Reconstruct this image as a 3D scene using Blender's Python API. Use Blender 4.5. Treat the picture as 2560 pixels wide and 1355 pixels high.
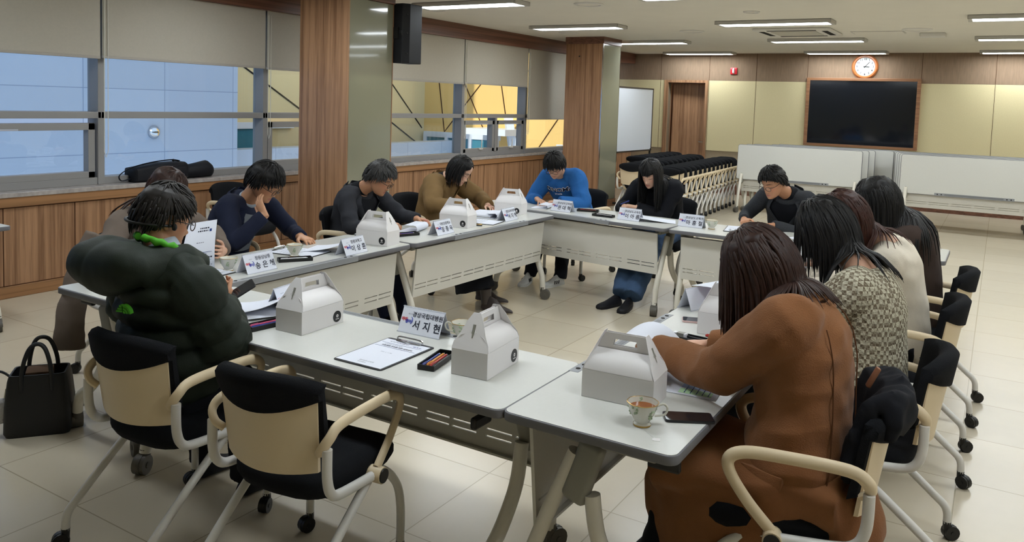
import bpy, bmesh, math, random
import numpy as np
from mathutils import Vector, Matrix
random.seed(7)
SC = bpy.context.scene
for _o in list(bpy.data.objects): bpy.data.objects.remove(_o)
COL = SC.collection
R = math.radians

# ------------------------------------------------------------------ camera
cam_d = bpy.data.cameras.new('camera'); cam = bpy.data.objects.new('camera', cam_d); COL.objects.link(cam)
_yaw, _pit, _rol = R(31.452), R(4.0585), R(-1.8649)
_f = Vector((-math.sin(_yaw)*math.cos(_pit), math.cos(_yaw)*math.cos(_pit), -math.sin(_pit)))
_r0 = Vector((math.cos(_yaw), math.sin(_yaw), 0)); _d0 = _f.cross(_r0)
_r = _r0*math.cos(_rol) + _d0*math.sin(_rol); _d = _d0*math.cos(_rol) - _r0*math.sin(_rol)
cam.matrix_world = Matrix(((_r.x, -_d.x, -_f.x, 0), (_r.y, -_d.y, -_f.y, 0), (_r.z, -_d.z, -_f.z, 1.68), (0, 0, 0, 1)))
cam_d.sensor_fit = 'HORIZONTAL'; cam_d.sensor_width = 36.0; cam_d.lens = 1991.7/2560*36
cam_d.shift_y = -(677.5-395.0)/2560; cam_d.clip_start = 0.05; cam_d.clip_end = 200
SC.camera = cam

# ------------------------------------------------------------------ sky, sun, exposure
SC.view_settings.view_transform = 'Standard'; SC.view_settings.look = 'None'
SC.view_settings.gamma = 1.0; SC.view_settings.use_curve_mapping = False
SC.view_settings.exposure = -0.17
SC.cycles.use_denoising = True
SC.cycles.max_bounces = 7; SC.cycles.diffuse_bounces = 4; SC.cycles.glossy_bounces = 3
SC.cycles.transparent_max_bounces = 8; SC.cycles.transmission_bounces = 4
SC.cycles.caustics_reflective = False; SC.cycles.caustics_refractive = False
SC.cycles.sample_clamp_indirect = 6.0
W = bpy.data.worlds.new('sky'); SC.world = W; W.use_nodes = True
W.node_tree.nodes['Background'].inputs[0].default_value = (0.62, 0.78, 1.0, 1)
W.node_tree.nodes['Background'].inputs[1].default_value = 1.9
sun_d = bpy.data.lights.new('sun', 'SUN'); sun = bpy.data.objects.new('sun', sun_d); COL.objects.link(sun)
sun_d.energy = 5.0; sun_d.color = (1.0, 0.9, 0.74); sun_d.angle = R(0.5)
sun.rotation_euler = Vector((0.0, -1.0, 0.62)).to_track_quat('Z', 'Y').to_euler(); sun.location = (-9, -20, 15)
LAMP_STRENGTH = 27

# ------------------------------------------------------------------ helpers
def lin(h):
    h = h.lstrip('#'); v = [int(h[i:i+2], 16)/255 for i in (0, 2, 4)]
    return tuple((c/12.92 if c <= .04045 else ((c+.055)/1.055)**2.4) for c in v) + (1.0,)

MATS = {}
def mat(name, color, rough=.5, spec=.5, metal=0., noise=None, bump=None, emit=None, coat=0., sheen=0., vcol=False, trans=0., alpha=1.):
    """noise=(scale, amount, stretch xyz) varies the value; bump=(scale, strength, stretch xyz)"""
    m = bpy.data.materials.new(name); m.use_nodes = True; nt = m.node_tree; N = nt.nodes; L = nt.links
    b = N['Principled BSDF']; c = lin(color) if isinstance(color, str) else color
    b.inputs['Base Color'].default_value = c; b.inputs['Roughness'].default_value = rough
    b.inputs['Specular IOR Level'].default_value = spec; b.inputs['Metallic'].default_value = metal
    b.inputs['Coat Weight'].default_value = coat; b.inputs['Coat Roughness'].default_value = .12
    b.inputs['Sheen Weight'].default_value = sheen; b.inputs['Transmission Weight'].default_value = trans
    b.inputs['Alpha'].default_value = alpha
    src = None
    if vcol:
        a = N.new('ShaderNodeVertexColor'); a.layer_name = 'tint'; src = a.outputs['Color']; L.new(src, b.inputs['Base Color'])
    if noise or bump:
        tc = N.new('ShaderNodeTexCoord')
    if noise:
        mp = N.new('ShaderNodeMapping'); L.new(tc.outputs['Object'], mp.inputs[0]); mp.inputs['Scale'].default_value = noise[2]
        nz = N.new('ShaderNodeTexNoise'); nz.inputs['Scale'].default_value = noise[0]; nz.inputs['Detail'].default_value = 4; L.new(mp.outputs[0], nz.inputs[0])
        mr = N.new('ShaderNodeMapRange'); mr.inputs[1].default_value = .3; mr.inputs[2].default_value = .7
        mr.inputs[3].default_value = 1-noise[1]; mr.inputs[4].default_value = 1+noise[1]; L.new(nz.outputs[0], mr.inputs[0])
        hs = N.new('ShaderNodeHueSaturation'); hs.inputs['Color'].default_value = c; L.new(mr.outputs[0], hs.inputs['Value'])
        if src: L.new(src, hs.inputs['Color'])
        L.new(hs.outputs[0], b.inputs['Base Color'])
    if bump:
        mp = N.new('ShaderNodeMapping'); L.new(tc.outputs['Object'], mp.inputs[0]); mp.inputs['Scale'].default_value = bump[2]
        nz = N.new('ShaderNodeTexNoise'); nz.inputs['Scale'].default_value = bump[0]; nz.inputs['Detail'].default_value = 3; L.new(mp.outputs[0], nz.inputs[0])
        bp = N.new('ShaderNodeBump'); bp.inputs['Strength'].default_value = bump[1]; bp.inputs['Distance'].default_value = .01
        L.new(nz.outputs[0], bp.inputs['Height']); L.new(bp.outputs[0], b.inputs['Normal'])
    if emit:
        b.inputs['Emission Color'].default_value = emit[0]; b.inputs['Emission Strength'].default_value = emit[1]
    MATS[name] = m; return m

U = (1, 1, 1)
def wood_mat(name, base, dark, axis, scale=1.0, rough=.38):
    """zebra veneer: bands that run along one axis ('z' upright, 'y' lengthwise)"""
    m = mat(name, base, rough, .4); nt = m.node_tree; N = nt.nodes; L = nt.links; b = N['Principled BSDF']
    tc = N.new('ShaderNodeTexCoord'); mp = N.new('ShaderNodeMapping'); L.new(tc.outputs['Object'], mp.inputs[0])
    s = {'z': (9, 9, .22), 'y': (9, .22, 26), 'x': (.22, 9, 26)}[axis]
    mp.inputs['Scale'].default_value = tuple(v*scale for v in s)
    n1 = N.new('ShaderNodeTexNoise'); n1.inputs['Scale'].default_value = 1.6; n1.inputs['Detail'].default_value = 5; n1.inputs['Roughness'].default_value = .62
    L.new(mp.outputs[0], n1.inputs[0])
    mp2 = N.new('ShaderNodeMapping'); L.new(tc.outputs['Object'], mp2.inputs[0]); mp2.inputs['Scale'].default_value = tuple(v*scale*5 for v in s)
    n2 = N.new('ShaderNodeTexNoise'); n2.inputs['Scale'].default_value = 2.5; n2.inputs['Detail'].default_value = 3; L.new(mp2.outputs[0], n2.inputs[0])
    mx = N.new('ShaderNodeMath'); mx.operation = 'MULTIPLY_ADD'; mx.inputs[1].default_value = .28; L.new(n2.outputs[0], mx.inputs[0]); L.new(n1.outputs[0], mx.inputs[2])
    cr = N.new('ShaderNodeValToRGB'); L.new(mx.outputs[0], cr.inputs[0])
    e = cr.color_ramp.elements; e[0].position = .50; e[0].color = lin(dark); e[1].position = .74; e[1].color = lin(base)
    L.new(cr.outputs[0], b.inputs['Base Color']); return m

def grid_mat(name, color, line, sx, sy, w, axes, rough=.5, spec=.5, var=.05, off=(0, 0), coat=0.):
    """tiles with thin joints on two object axes"""
    m = mat(name, color, rough, spec, coat=coat); nt = m.node_tree; N = nt.nodes; L = nt.links; b = N['Principled BSDF']
    tc = N.new('ShaderNodeTexCoord'); sp = N.new('ShaderNodeSeparateXYZ'); L.new(tc.outputs['Object'], sp.inputs[0])
    cells = []; mask = None
    for ax, s, o in zip(axes, (sx, sy), off):
        d = N.new('ShaderNodeMath'); d.operation = 'MULTIPLY_ADD'; d.inputs[1].default_value = 1/s; d.inputs[2].default_value = o; L.new(sp.outputs[ax.upper()], d.inputs[0])
        fl = N.new('ShaderNodeMath'); fl.operation = 'FLOOR'; L.new(d.outputs[0], fl.inputs[0]); cells.append(fl)
        fr = N.new('ShaderNodeMath'); fr.operation = 'FRACT'; L.new(d.outputs[0], fr.inputs[0])
        sb = N.new('ShaderNodeMath'); sb.operation = 'SUBTRACT'; sb.inputs[1].default_value = .5; L.new(fr.outputs[0], sb.inputs[0])
        ab = N.new('ShaderNodeMath'); ab.operation = 'ABSOLUTE'; L.new(sb.outputs[0], ab.inputs[0])
        gt = N.new('ShaderNodeMath'); gt.operation = 'GREATER_THAN'; gt.inputs[1].default_value = .5 - w/s/2; L.new(ab.outputs[0], gt.inputs[0])
        if mask is None: mask = gt
        else:
            mm = N.new('ShaderNodeMath'); mm.operation = 'MAXIMUM'; L.new(mask.outputs[0], mm.inputs[0]); L.new(gt.outputs[0], mm.inputs[1]); mask = mm
    cv = N.new('ShaderNodeCombineXYZ'); L.new(cells[0].outputs[0], cv.inputs[0]); L.new(cells[1].outputs[0], cv.inputs[1])
    wn = N.new('ShaderNodeTexWhiteNoise'); L.new(cv.outputs[0], wn.inputs[0])
    nz = N.new('ShaderNodeTexNoise'); nz.inputs['Scale'].default_value = 9; nz.inputs['Detail'].default_value = 6; L.new(tc.outputs['Object'], nz.inputs[0])
    ad = N.new('ShaderNodeMath'); ad.operation = 'MULTIPLY_ADD'; ad.inputs[1].default_value = .7; L.new(nz.outputs[0], ad.inputs[0]); L.new(wn.outputs[0], ad.inputs[2])
    mr = N.new('ShaderNodeMapRange'); mr.inputs[1].default_value = .3; mr.inputs[2].default_value = 1.4; mr.inputs[3].default_value = 1-var; mr.inputs[4].default_value = 1+var; L.new(ad.outputs[0], mr.inputs[0])
    hs = N.new('ShaderNodeHueSaturation'); hs.inputs['Color'].default_value = lin(color); L.new(mr.outputs[0], hs.inputs['Value'])
    mix = N.new('ShaderNodeMix'); mix.data_type = 'RGBA'; L.new(mask.outputs[0], mix.inputs['Factor']); L.new(hs.outputs[0], mix.inputs['A']); mix.inputs['B'].default_value = lin(line)
    L.new(mix.outputs['Result'], b.inputs['Base Color']); return m

def link(o, parent=None):
    COL.objects.link(o)
    if parent is not None: o.parent = parent
    return o
def tag(o, label=None, cat=None, group=None, kind=None):
    if label: o['label'] = label
    if cat: o['category'] = cat
    if group: o['group'] = group
    if kind: o['kind'] = kind
    return o
def thing(name, label, cat, loc=(0, 0, 0), rz=0., group=None):
    o = bpy.data.objects.new(name, None); o.empty_display_size = .1; link(o); o.location = loc; o.rotation_euler = (0, 0, rz)
    return tag(o, label, cat, group)
def copy_tree(o, parent=None):
    c = o.copy(); link(c)
    if parent is not None: c.parent = parent
    for ch in list(o.children): copy_tree(ch, c)
    return c

class MB:
    def __init__(s): s.v = []; s.f = []; s.mi = []; s.cur = 0
    def add(s, vs, fs):
        n = len(s.v); s.v += [tuple(p) for p in vs]
        for f in fs: s.f.append(tuple(i+n for i in f)); s.mi.append(s.cur)
        return s
    def box(s, c, d, M=None):
        x, y, z = (v/2 for v in d)
        vs = [Vector((sx*x, sy*y, sz*z)) for sx in (-1, 1) for sy in (-1, 1) for sz in (-1, 1)]
        if M is not None: vs = [M @ v for v in vs]
        c = Vector(c); vs = [v+c for v in vs]
        return s.add(vs, [(0, 1, 3, 2), (4, 6, 7, 5), (0, 4, 5, 1), (2, 3, 7, 6), (0, 2, 6, 4), (1, 5, 7, 3)])
    def b2(s, lo, hi): return s.box([(a+b)/2 for a, b in zip(lo, hi)], [b-a for a, b in zip(lo, hi)])
    def rings(s, rs, caps=True, closed=False):
        n = len(rs[0]); fs = []
        m = len(rs)
        for i in range(m-1 + (1 if closed else 0)):
            a, b = i*n, ((i+1) % m)*n
            for j in range(n): fs.append((a+j, a+(j+1) % n, b+(j+1) % n, b+j))
        if caps and not closed:
            fs.append(tuple(range(n-1, -1, -1))); fs.append(tuple((m-1)*n+j for j in range(n)))
        return s.add([p for r in rs for p in r], fs)
    def tube(s, pts, rad, n=10, caps=True, flat=1.0, up=None, closed=False):
        pts = [Vector(p) for p in pts]; m = len(pts)
        if not hasattr(rad, '__len__'): rad = [rad]*m
        rs = []; u = None
        for i, p in enumerate(pts):
            t = (pts[(i+1) % m if closed else min(i+1, m-1)] - pts[(i-1) % m if closed else max(i-1, 0)])
            t = t.normalized() if t.length > 1e-9 else Vector((0, 0, 1))
            if u is None:
                a = Vector(up) if up is not None else (Vector((0, 0, 1)) if abs(t.z) < .9 else Vector((1, 0, 0)))
                u = (a - t*a.dot(t)).normalized()
            else:
                if up is not None: u = Vector(up)
                u = u - t*u.dot(t); u = u.normalized() if u.length > 1e-6 else t.orthogonal().normalized()
            w = t.cross(u)
            rs.append([p + (w*math.cos(k*2*math.pi/n) + u*math.sin(k*2*math.pi/n)*flat)*rad[i] for k in range(n)])
        return s.rings(rs, caps, closed)
    def cyl(s, a, b, r, n=14, r2=None): return s.tube([a, b], [r, r if r2 is None else r2], n)
    def lathe(s, prof, n=24, c=(0, 0, 0), M=None, caps=True):
        c = Vector(c); rs = []
        for r, z in prof:
            q = [Vector((r*math.cos(k*2*math.pi/n), r*math.sin(k*2*math.pi/n), z)) for k in range(n)]
            if M is not None: q = [M @ v for v in q]
            rs.append([v+c for v in q])
        return s.rings(rs, caps)
    def sphere(s, c, r, n=12, m=8, M=None):
        r = (r, r, r) if not hasattr(r, '__len__') else r; rs = []; c = Vector(c)
        for i in range(m+1):
            a = math.pi*(i/m - .5); a = max(min(a, 1.56), -1.56)
            q = [Vector((r[0]*math.cos(a)*math.cos(k*2*math.pi/n), r[1]*math.cos(a)*math.sin(k*2*math.pi/n), r[2]*math.sin(a))) for k in range(n)]
            if M is not None: q = [M @ v for v in q]
            rs.append([v+c for v in q])
        return s.rings(rs)
    def prism(s, poly, z0, z1, M=None, c=(0, 0, 0)):
        n = len(poly); vs = [Vector((x, y, z0)) for x, y in poly] + [Vector((x, y, z1)) for x, y in poly]
        if M is not None: vs = [M @ v for v in vs]
        c = Vector(c); vs = [v+c for v in vs]
        return s.add(vs, [tuple(range(n-1, -1, -1)), tuple(range(n, 2*n))] + [(i, (i+1) % n, n+(i+1) % n, n+i) for i in range(n)])
    def grid(s, P, nu, nv, fn=None):
        """P(i,j)->point, quads"""
        vs = [P(i, j) for i in range(nu) for j in range(nv)]
        return s.add(vs, [(i*nv+j, (i+1)*nv+j, (i+1)*nv+j+1, i*nv+j+1) for i in range(nu-1) for j in range(nv-1)])
    def mesh(s, name, smooth=True, bevel=0., seg=2, ang=40, recalc=True):
        me = bpy.data.meshes.new(name); me.from_pydata(s.v, [], s.f); me.update()
        if len(set(s.mi)) > 1: me.polygons.foreach_set('material_index', s.mi)
        bm = bmesh.new(); bm.from_mesh(me)
        if recalc: bmesh.ops.recalc_face_normals(bm, faces=bm.faces)
        if bevel > 0:
            es = [e for e in bm.edges if len(e.link_faces) == 2 and e.calc_face_angle(0) > R(35)]
            bmesh.ops.bevel(bm, geom=es, offset=bevel, segments=seg, profile=.5, affect='EDGES', clamp_overlap=True)
        bm.to_mesh(me); bm.free()
        if smooth:
            me.shade_smooth(); me.set_sharp_from_angle(angle=R(ang))
        return me
    def build(s, name, mats, parent=None, smooth=True, bevel=0., seg=2, ang=40, recalc=True, loc=None):
        me = s.mesh(name, smooth, bevel, seg, ang, recalc)
        for m in (mats if isinstance(mats, (list, tuple)) else [mats]): me.materials.append(m)
        o = bpy.data.objects.new(name, me); link(o, parent)
        if loc is not None: o.location = loc
        return o
def obj(name, me, m, parent=None):
    me.materials.clear()
    for q in (m if isinstance(m, (list, tuple)) else [m]): me.materials.append(q)
    return link(bpy.data.objects.new(name, me), parent)
def struct(name, mb, m, **k):
    o = mb.build(name, m, **k); o['kind'] = 'structure'; return o
def rrect(w, h, r, n=5, cx=0, cy=0):
    out = []
    for qx, qy, a0 in ((1, 1, 0), (-1, 1, 90), (-1, -1, 180), (1, -1, 270)):
        for k in range(n+1):
            a = R(a0+90*k/n); out.append((cx+qx*(w/2-r)+r*math.cos(a), cy+qy*(h/2-r)+r*math.sin(a)))
    return out
def bez(pts, n=8):
    """smooth (Catmull-Rom) polyline through pts"""
    P = [Vector(p) for p in pts]; out = []
    for i in range(len(P)-1):
        a, b, c, d = P[max(i-1, 0)], P[i], P[i+1], P[min(i+2, len(P)-1)]
        for k in range(n):
            t = k/n; out.append(.5*((2*b)+(c-a)*t+(2*a-5*b+4*c-d)*t*t+(3*b-a-3*c+d)*t**3))
    return out+[P[-1]]
def rotM(ax, deg): return Matrix.Rotation(R(deg), 3, ax)
def text_mesh(name, s, size, m, parent=None, M=None, align='CENTER', thick=0., bold=0.):
    cu = bpy.data.curves.new(name, 'FONT'); cu.body = s; cu.size = size; cu.align_x = align; cu.align_y = 'CENTER'; cu.extrude = thick; cu.offset = bold; cu.resolution_u = 3
    o = bpy.data.objects.new('tmp', cu); COL.objects.link(o)
    dg = bpy.context.evaluated_depsgraph_get(); me = bpy.data.meshes.new_from_object(o.evaluated_get(dg))
    bpy.data.objects.remove(o); me.name = name
    if M is not None: me.transform(M)
    me.materials.clear(); me.materials.append(m)
    return link(bpy.data.objects.new(name, me), parent) if parent is not None or M is not None else me
def frame4(origin, xa, ya):
    """4x4 whose x axis is xa, y axis is ya"""
    xa = Vector(xa).normalized(); ya = Vector(ya); ya = (ya-xa*ya.dot(xa)).normalized(); za = xa.cross(ya); o = Vector(origin)
    return Matrix(((xa.x, ya.x, za.x, o.x), (xa.y, ya.y, za.y, o.y), (xa.z, ya.z, za.z, o.z), (0, 0, 0, 1)))

# ------------------------------------------------------------------ materials
wood_v = wood_mat('veneer_upright', '#A98160', '#7E5B40', 'z', 1.7)
wood_y = wood_mat('veneer_lengthwise', '#A0754F', '#84603F', 'y', 1.0)
wood_x = wood_mat('veneer_crosswise', '#9A6E4E', '#7C573C', 'x', 1.0)
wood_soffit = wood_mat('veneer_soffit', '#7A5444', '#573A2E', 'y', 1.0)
M_floor = grid_mat('vinyl_floor', '#C4B9A4', '#9F947E', .6, .6, .005, 'xy', .24, .5, .045, (.12, .08))
M_ceil = mat('ceiling_board', '#E2DFD6', .85, .2, noise=(3, .015, U))
M_band = mat('fabric_panel_brown', '#8B7662', .9, .1, noise=(40, .10, (1, 1, .12)))
M_beige = mat('fabric_panel_beige', '#CFC39B', .9, .1, noise=(60, .03, U))
M_wallp = mat('painted_wall', '#CFC9B8', .8, .2)
M_alu = mat('window_aluminium', '#8E8C8B', .45, .5)
M_alu_l = mat('window_reveal', '#B9BBC6', .5, .4)
M_blind = mat('blind_fabric', '#B5AFA2', .9, .1, noise=(50, .02, U))
M_blindbar = mat('blind_bar', '#A9A39A', .6, .3)
M_stone = mat('sill_stone', '#A7A09C', .18, .5, noise=(22, .16, U))
M_gap = mat('joint_dark', '#4A3020', .8, .1)
M_white = mat('white_plastic', '#D9D8D4', .45, .4)
M_laminate = mat('tabletop_laminate', '#CFCFC9', .25, .5, noise=(80, .01, U))
M_edge = mat('table_edge_grey', '#6C6C70', .45, .4)
M_traygrey = mat('tray_grey', '#8B8D90', .5, .4)
M_panelw = mat('modesty_white', '#D2CFC6', .5, .4)
M_legw = mat('leg_white', '#DAD5C9', .35, .5)
M_castg = mat('caster_grey', '#5A564F', .5, .4)
M_coverg = mat('leg_cover_grey', '#8C8A80', .5, .4)
M_black = mat('black_plastic', '#141414', .4, .4)
M_slot = mat('slot_dark', '#2A2826', .8, .1)
M_chairfab = mat('chair_fabric', '#17181B', .95, .15, bump=(300, .35, U))
M_chairbeige = mat('chair_beige', '#DCC9A7', .42, .4)
M_chairwhite = mat('chair_white_tube', '#D5D2CC', .35, .5)
M_chrome = mat('chrome', '#C8C8CA', .15, .5, 1.0)
M_paper = mat('paper', '#DDE0EA', .75, .2)
M_ink = mat('ink', '#2A2D3A', .7, .2)
M_inkl = mat('ink_light', '#6B7080', .7, .2)
M_card = mat('card_white', '#E6E3E2', .55, .3)
M_red = mat('red_plastic', '#C2232E', .3, .5)
M_gold = mat('gilt', '#B99655', .3, .5, 1.0)
M_china = mat('porcelain', '#DAD8CD', .12, .5, coat=.4)
M_glassdark = mat('dark_glass', '#14171D', .06, .5, coat=.3)
# ================================================================== THE ROOM
WX = -6.59; FY = 15.57; CZ = 2.75; RX = 5.2; BY = -3.2
struct('floor', MB().b2((-7.1, BY-.2, -.1), (RX+.2, FY+1.6, 0)), M_floor, smooth=False)
struct('ceiling', MB().b2((-7.1, BY-.2, CZ), (RX+.2, FY+.2, CZ+.12)), M_ceil, smooth=False)
struct('wall_right', MB().b2((RX, BY, 0), (RX+.15, FY, CZ)), M_wallp, smooth=False)
struct('wall_rear', MB().b2((-7.0, BY-.15, 0), (RX, BY, CZ)), M_beige, smooth=False)
# window wall: wainscot, trim rail, base, sill, soffit
GX = -6.83; FX = -6.70
w = struct('wall_left', MB().b2((-6.99, BY, 0), (-6.60, FY, .80)), wood_v, smooth=False)
tag(MB().b2((-6.61, BY, .722), (-6.575, FY, .83)).build('trim_1', wood_y, smooth=False, bevel=.006), kind='structure')
tag(MB().b2((-6.61, BY, 0), (-6.578, FY, .093)).build('baseboard_left', wood_y, smooth=False, bevel=.004), kind='structure')
g = MB()
y = 3.197-.5667*11
while y < FY:
    g.b2((-6.602, y-.004, .093), (-6.5985, y+.004, .72)); y += .5667
g.b2((-6.602, BY, .712), (-6.5985, FY, .722)); g.b2((-6.602, BY, .093), (-6.5985, FY, .099))
g.build('panel_joint', M_gap, w, smooth=False)
struct('trim_2', MB().b2((-6.99, BY, .80), (-6.565, FY, .838)), M_stone, smooth=False, bevel=.004)
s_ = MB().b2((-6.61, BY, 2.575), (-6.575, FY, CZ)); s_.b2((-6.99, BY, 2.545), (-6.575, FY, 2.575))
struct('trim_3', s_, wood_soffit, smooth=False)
struct('wall_left_upper', MB().b2((-7.0, BY, 2.575), (-6.9, FY, CZ+.1)), M_wallp, smooth=False)
# windows, one bay each
gm = bpy.data.materials.new('window_glass'); gm.use_nodes = True; nt = gm.node_tree
for n in list(nt.nodes): nt.nodes.remove(n)
_o = nt.nodes.new('ShaderNodeOutputMaterial'); _t = nt.nodes.new('ShaderNodeBsdfTransparent'); _t.inputs[0].default_value = (.90, .95, .97, 1)
_g = nt.nodes.new('ShaderNodeBsdfGlossy'); _g.inputs['Roughness'].default_value = .01; _fr = nt.nodes.new('ShaderNodeFresnel'); _fr.inputs[0].default_value = 1.5
_ge = nt.nodes.new('ShaderNodeNewGeometry'); _mi = nt.nodes.new('ShaderNodeMapRange'); _mi.inputs[3].default_value = 1.5; _mi.inputs[4].default_value = 1/1.5
nt.links.new(_ge.outputs['Backfacing'], _mi.inputs[0]); nt.links.new(_mi.outputs[0], _fr.inputs[0])
_mx = nt.nodes.new('ShaderNodeMixShader'); nt.links.new(_fr.outputs[0], _mx.inputs[0]); nt.links.new(_t.outputs[0], _mx.inputs[1]); nt.links.new(_g.outputs[0], _mx.inputs[2]); nt.links.new(_mx.outputs[0], _o.inputs[0])
M_glass = gm
MUL = [-3.22, -1.40, .42, 2.24, 4.06, 5.88, 7.71, 9.54, 11.35, 13.18, 15.0]
def sash(win, y0, y1):
    z0, z1 = .90, 1.375
    f = MB()
    for a, b in (((y0, z0), (y1, z0+.055)), ((y0, z1-.06), (y1, z1)), ((y0, z0), (y0+.06, z1)), ((y1-.06, z0), (y1, z1))):
        f.b2((FX-.09, a[0], a[1]), (FX-.012, b[0], b[1]))
    s = f.build('sash', M_alu, win, smooth=False, bevel=.003)
    MB().b2((GX+.03, y0+.06, z0+.055), (GX+.036, y1-.06, z1-.06)).build('pane', M_glass, s, smooth=False)
    yc = (y0+y1)/2+.02; h = MB().b2((FX-.02, yc-.04, z0+.04), (FX+.012, yc+.05, z0+.058)); h.tube([(FX+.004, yc, z0+.05), (FX+.02, yc, z0+.08), (FX+.02, yc+.005, z0+.19)], .009, 8)
    h.build('window_handle', M_white, s)
    h = MB().b2((FX-.03, yc-.2, z1-.058), (FX-.005, yc+.2, z1-.046)).build('latch_strip', M_alu_l, s, smooth=False)
for i in range(len(MUL)-1):
    y0, y1 = MUL[i], MUL[i+1]; f = MB()
    f.b2((GX-.03, y1-.03, .838), (FX, y1+.03, 2.56))                          # mullion
    f.b2((GX-.03, y0, 1.416), (FX, y1, 1.474)); f.b2((GX-.03, y0, .838), (FX-.01, y1, .90)); f.b2((GX-.03, y0, 2.5), (FX, y1, 2.56))
    win = struct('window_%d' % (i+1), f, M_alu, smooth=False, bevel=.003)
    MB().b2((GX, y0+.03, 1.474), (GX+.006, y1-.03, 2.5)).build('upper_pane', M_glass, win, smooth=False)
    if i in (3, 5, 1): sash(win, y0+.05, y1-.05)
    elif i == 7: sash(win, y0+.05, y0+.885); sash(win, y0+.935, y1-.05); MB().b2((GX-.02, y0+.885, .9), (FX, y0+.935, 1.416)).build('mid_stile', M_alu, win, smooth=False)
    else: MB().b2((GX, y0+.03, .90), (GX+.006, y1-.03, 1.416)).build('lower_pane', M_glass, win, smooth=False)
# roller blinds
BL = [(.44, 2.20, 1.93, 0), (2.22, 4.01, 1.93, 1), (4.03, 5.81, 1.938, 2), (5.835, 7.62, 1.932, 3), (7.64, 9.44, 1.903, 4), (9.46, 11.25, 1.915, 5), (11.275, 13.1, 1.39, 6), (13.12, 14.9, 1.39, 7)]
BLAB = ['taupe roller blind behind the camera end of the window wall', 'taupe roller blind over the leftmost window in view', 'taupe roller blind above the black bags on the sill', 'taupe roller blind partly behind the first wood column', 'taupe roller blind just right of the black wall speaker', 'taupe roller blind above the pair of small vent sashes', 'taupe roller blind pulled lowest, beside the second column', 'taupe roller blind in the far corner behind the whiteboard']
for y0, y1, z, k in BL:
    b = MB(); n = 8
    b.b2((-6.634, y0, z+.02), (-6.630, y1, 2.555)); B = b.build('roller_blind', M_blind, smooth=False)
    tag(B, BLAB[k], 'blind', 'roller blinds')
    MB().b2((-6.642, y0, z), (-6.622, y1, z+.024)).build('bottom_bar', M_blindbar, B, smooth=False, bevel=.004)
    zz = {2: 1.08, 3: 1.2, 5: 1.12, 6: 1.15}.get(k, 1.25); c = MB()
    pts = [(-6.622, y0+.012, 2.5), (-6.622, y0+.01, zz+.05), (-6.622, y0+.025, zz), (-6.622, y0+.045, zz+.05), (-6.622, y0+.045, 2.5)]
    c.tube(pts, .0035, 5); c.build('pull_chain', M_china, B)
# free-standing columns
M_colglass = mat('column_back_painted_glass', '#8C8B78', .05, .5, coat=.5)
M_colglass2 = mat('column_pattern_glass', '#74705F', .16, .5, coat=.5)
for n, (cy0, cy1) in enumerate(((5.79, 6.455), (11.56, 12.23))):
    c = MB().b2((-6.10, cy0, .12), (-5.452, cy1, 2.64)); C = struct('column_%d' % (n+1), c, wood_v, smooth=False)
    MB().b2((-5.452, cy0+.012, .125), (-5.44, cy1-.012, 2.635)).build('glass_face', M_colglass, C, smooth=False)
    MB().b2((-6.115, cy0-.012, 0), (-5.43, cy1+.012, .12)).build('plinth', wood_x, C, smooth=False, bevel=.003)
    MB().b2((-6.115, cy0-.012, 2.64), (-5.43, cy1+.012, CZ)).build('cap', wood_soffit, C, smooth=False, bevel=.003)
    k = MB()
    for dy in (.0, 1.0): k.b2((-5.455, cy0-.002+dy*(cy1-cy0-.012), .12), (-5.438, cy0+.012+dy*(cy1-cy0-.012), 2.64))
    k.build('corner_strip', M_chrome if n else wood_v, C, smooth=False)
k = MB().sphere((-5.86, 11.557, 2.44), .012).build('screw_hole', M_black, bpy.data.objects['column_2'])
# far wall
wf = MB()
dx0, dx1, dz = -5.834, -5.059, 2.17
wf.b2((-7.0, FY, 0), (dx0, FY+.15, CZ)); wf.b2((dx1, FY, 0), (RX, FY+.15, CZ)); wf.b2((dx0, FY, dz), (dx1, FY+.15, CZ))
WF = struct('wall_far', wf, mat('far_wall_lower', '#9A8B74', .9, .1, noise=(30, .04, U)), smooth=False)
for a, b in ((-7.0, -5.912), (-5.003, -3.12), (-1.24, RX)): MB().b2((a, FY-.02, .838), (b, FY, 2.219)).build('fabric_panel', M_beige, WF, smooth=False)
MB().b2((-7.0, FY-.022, 2.222), (RX, FY, CZ)).build('fabric_band', M_band, WF, smooth=False)
MB().b2((-3.12, FY-.02, .838), (-1.24, FY, 1.05)).build('fabric_panel', M_beige, WF, smooth=False)
k = MB()
for x in (-6.0, -4.99, -4.07, -3.13, -1.235, -.13, 1.0, 2.1, 3.2, 4.3):
    k.b2((x-.003, FY-.0245, 2.222), (x+.003, FY-.019, CZ))
    if x not in (-3.13, -1.235): k.b2((x-.003, FY-.0225, .838), (x+.003, FY-.019, 2.219))
k.build('panel_joint', M_gap, WF, smooth=False)
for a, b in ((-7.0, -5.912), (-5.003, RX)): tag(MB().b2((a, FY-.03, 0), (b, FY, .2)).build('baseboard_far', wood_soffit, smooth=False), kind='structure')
fr = MB()
fr.b2((-5.912, FY-.04, 0), (dx0, FY+.2, 2.222)); fr.b2((dx1, FY-.04, 0), (-5.003, FY+.2, 2.222)); fr.b2((dx0, FY-.04, dz), (dx1, FY+.2, 2.222))
D = struct('door_1', fr, wood_v, smooth=False)
lf = MB().box((.37, 0, 1.075), (.745, .04, 2.15)); L_ = lf.build('leaf', wood_v, D, smooth=False); L_.location = (dx0+.045, FY+.19, .005); L_.rotation_euler = (0, 0, R(6))
h = MB().cyl((.66, -.02, .98), (.66, -.055, .98), .024, 14); h.tube([(.66, -.06, .98), (.6, -.062, .98), (.565, -.06, .985)], .010, 8); h.build('door_handle', M_chrome, L_)
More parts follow.
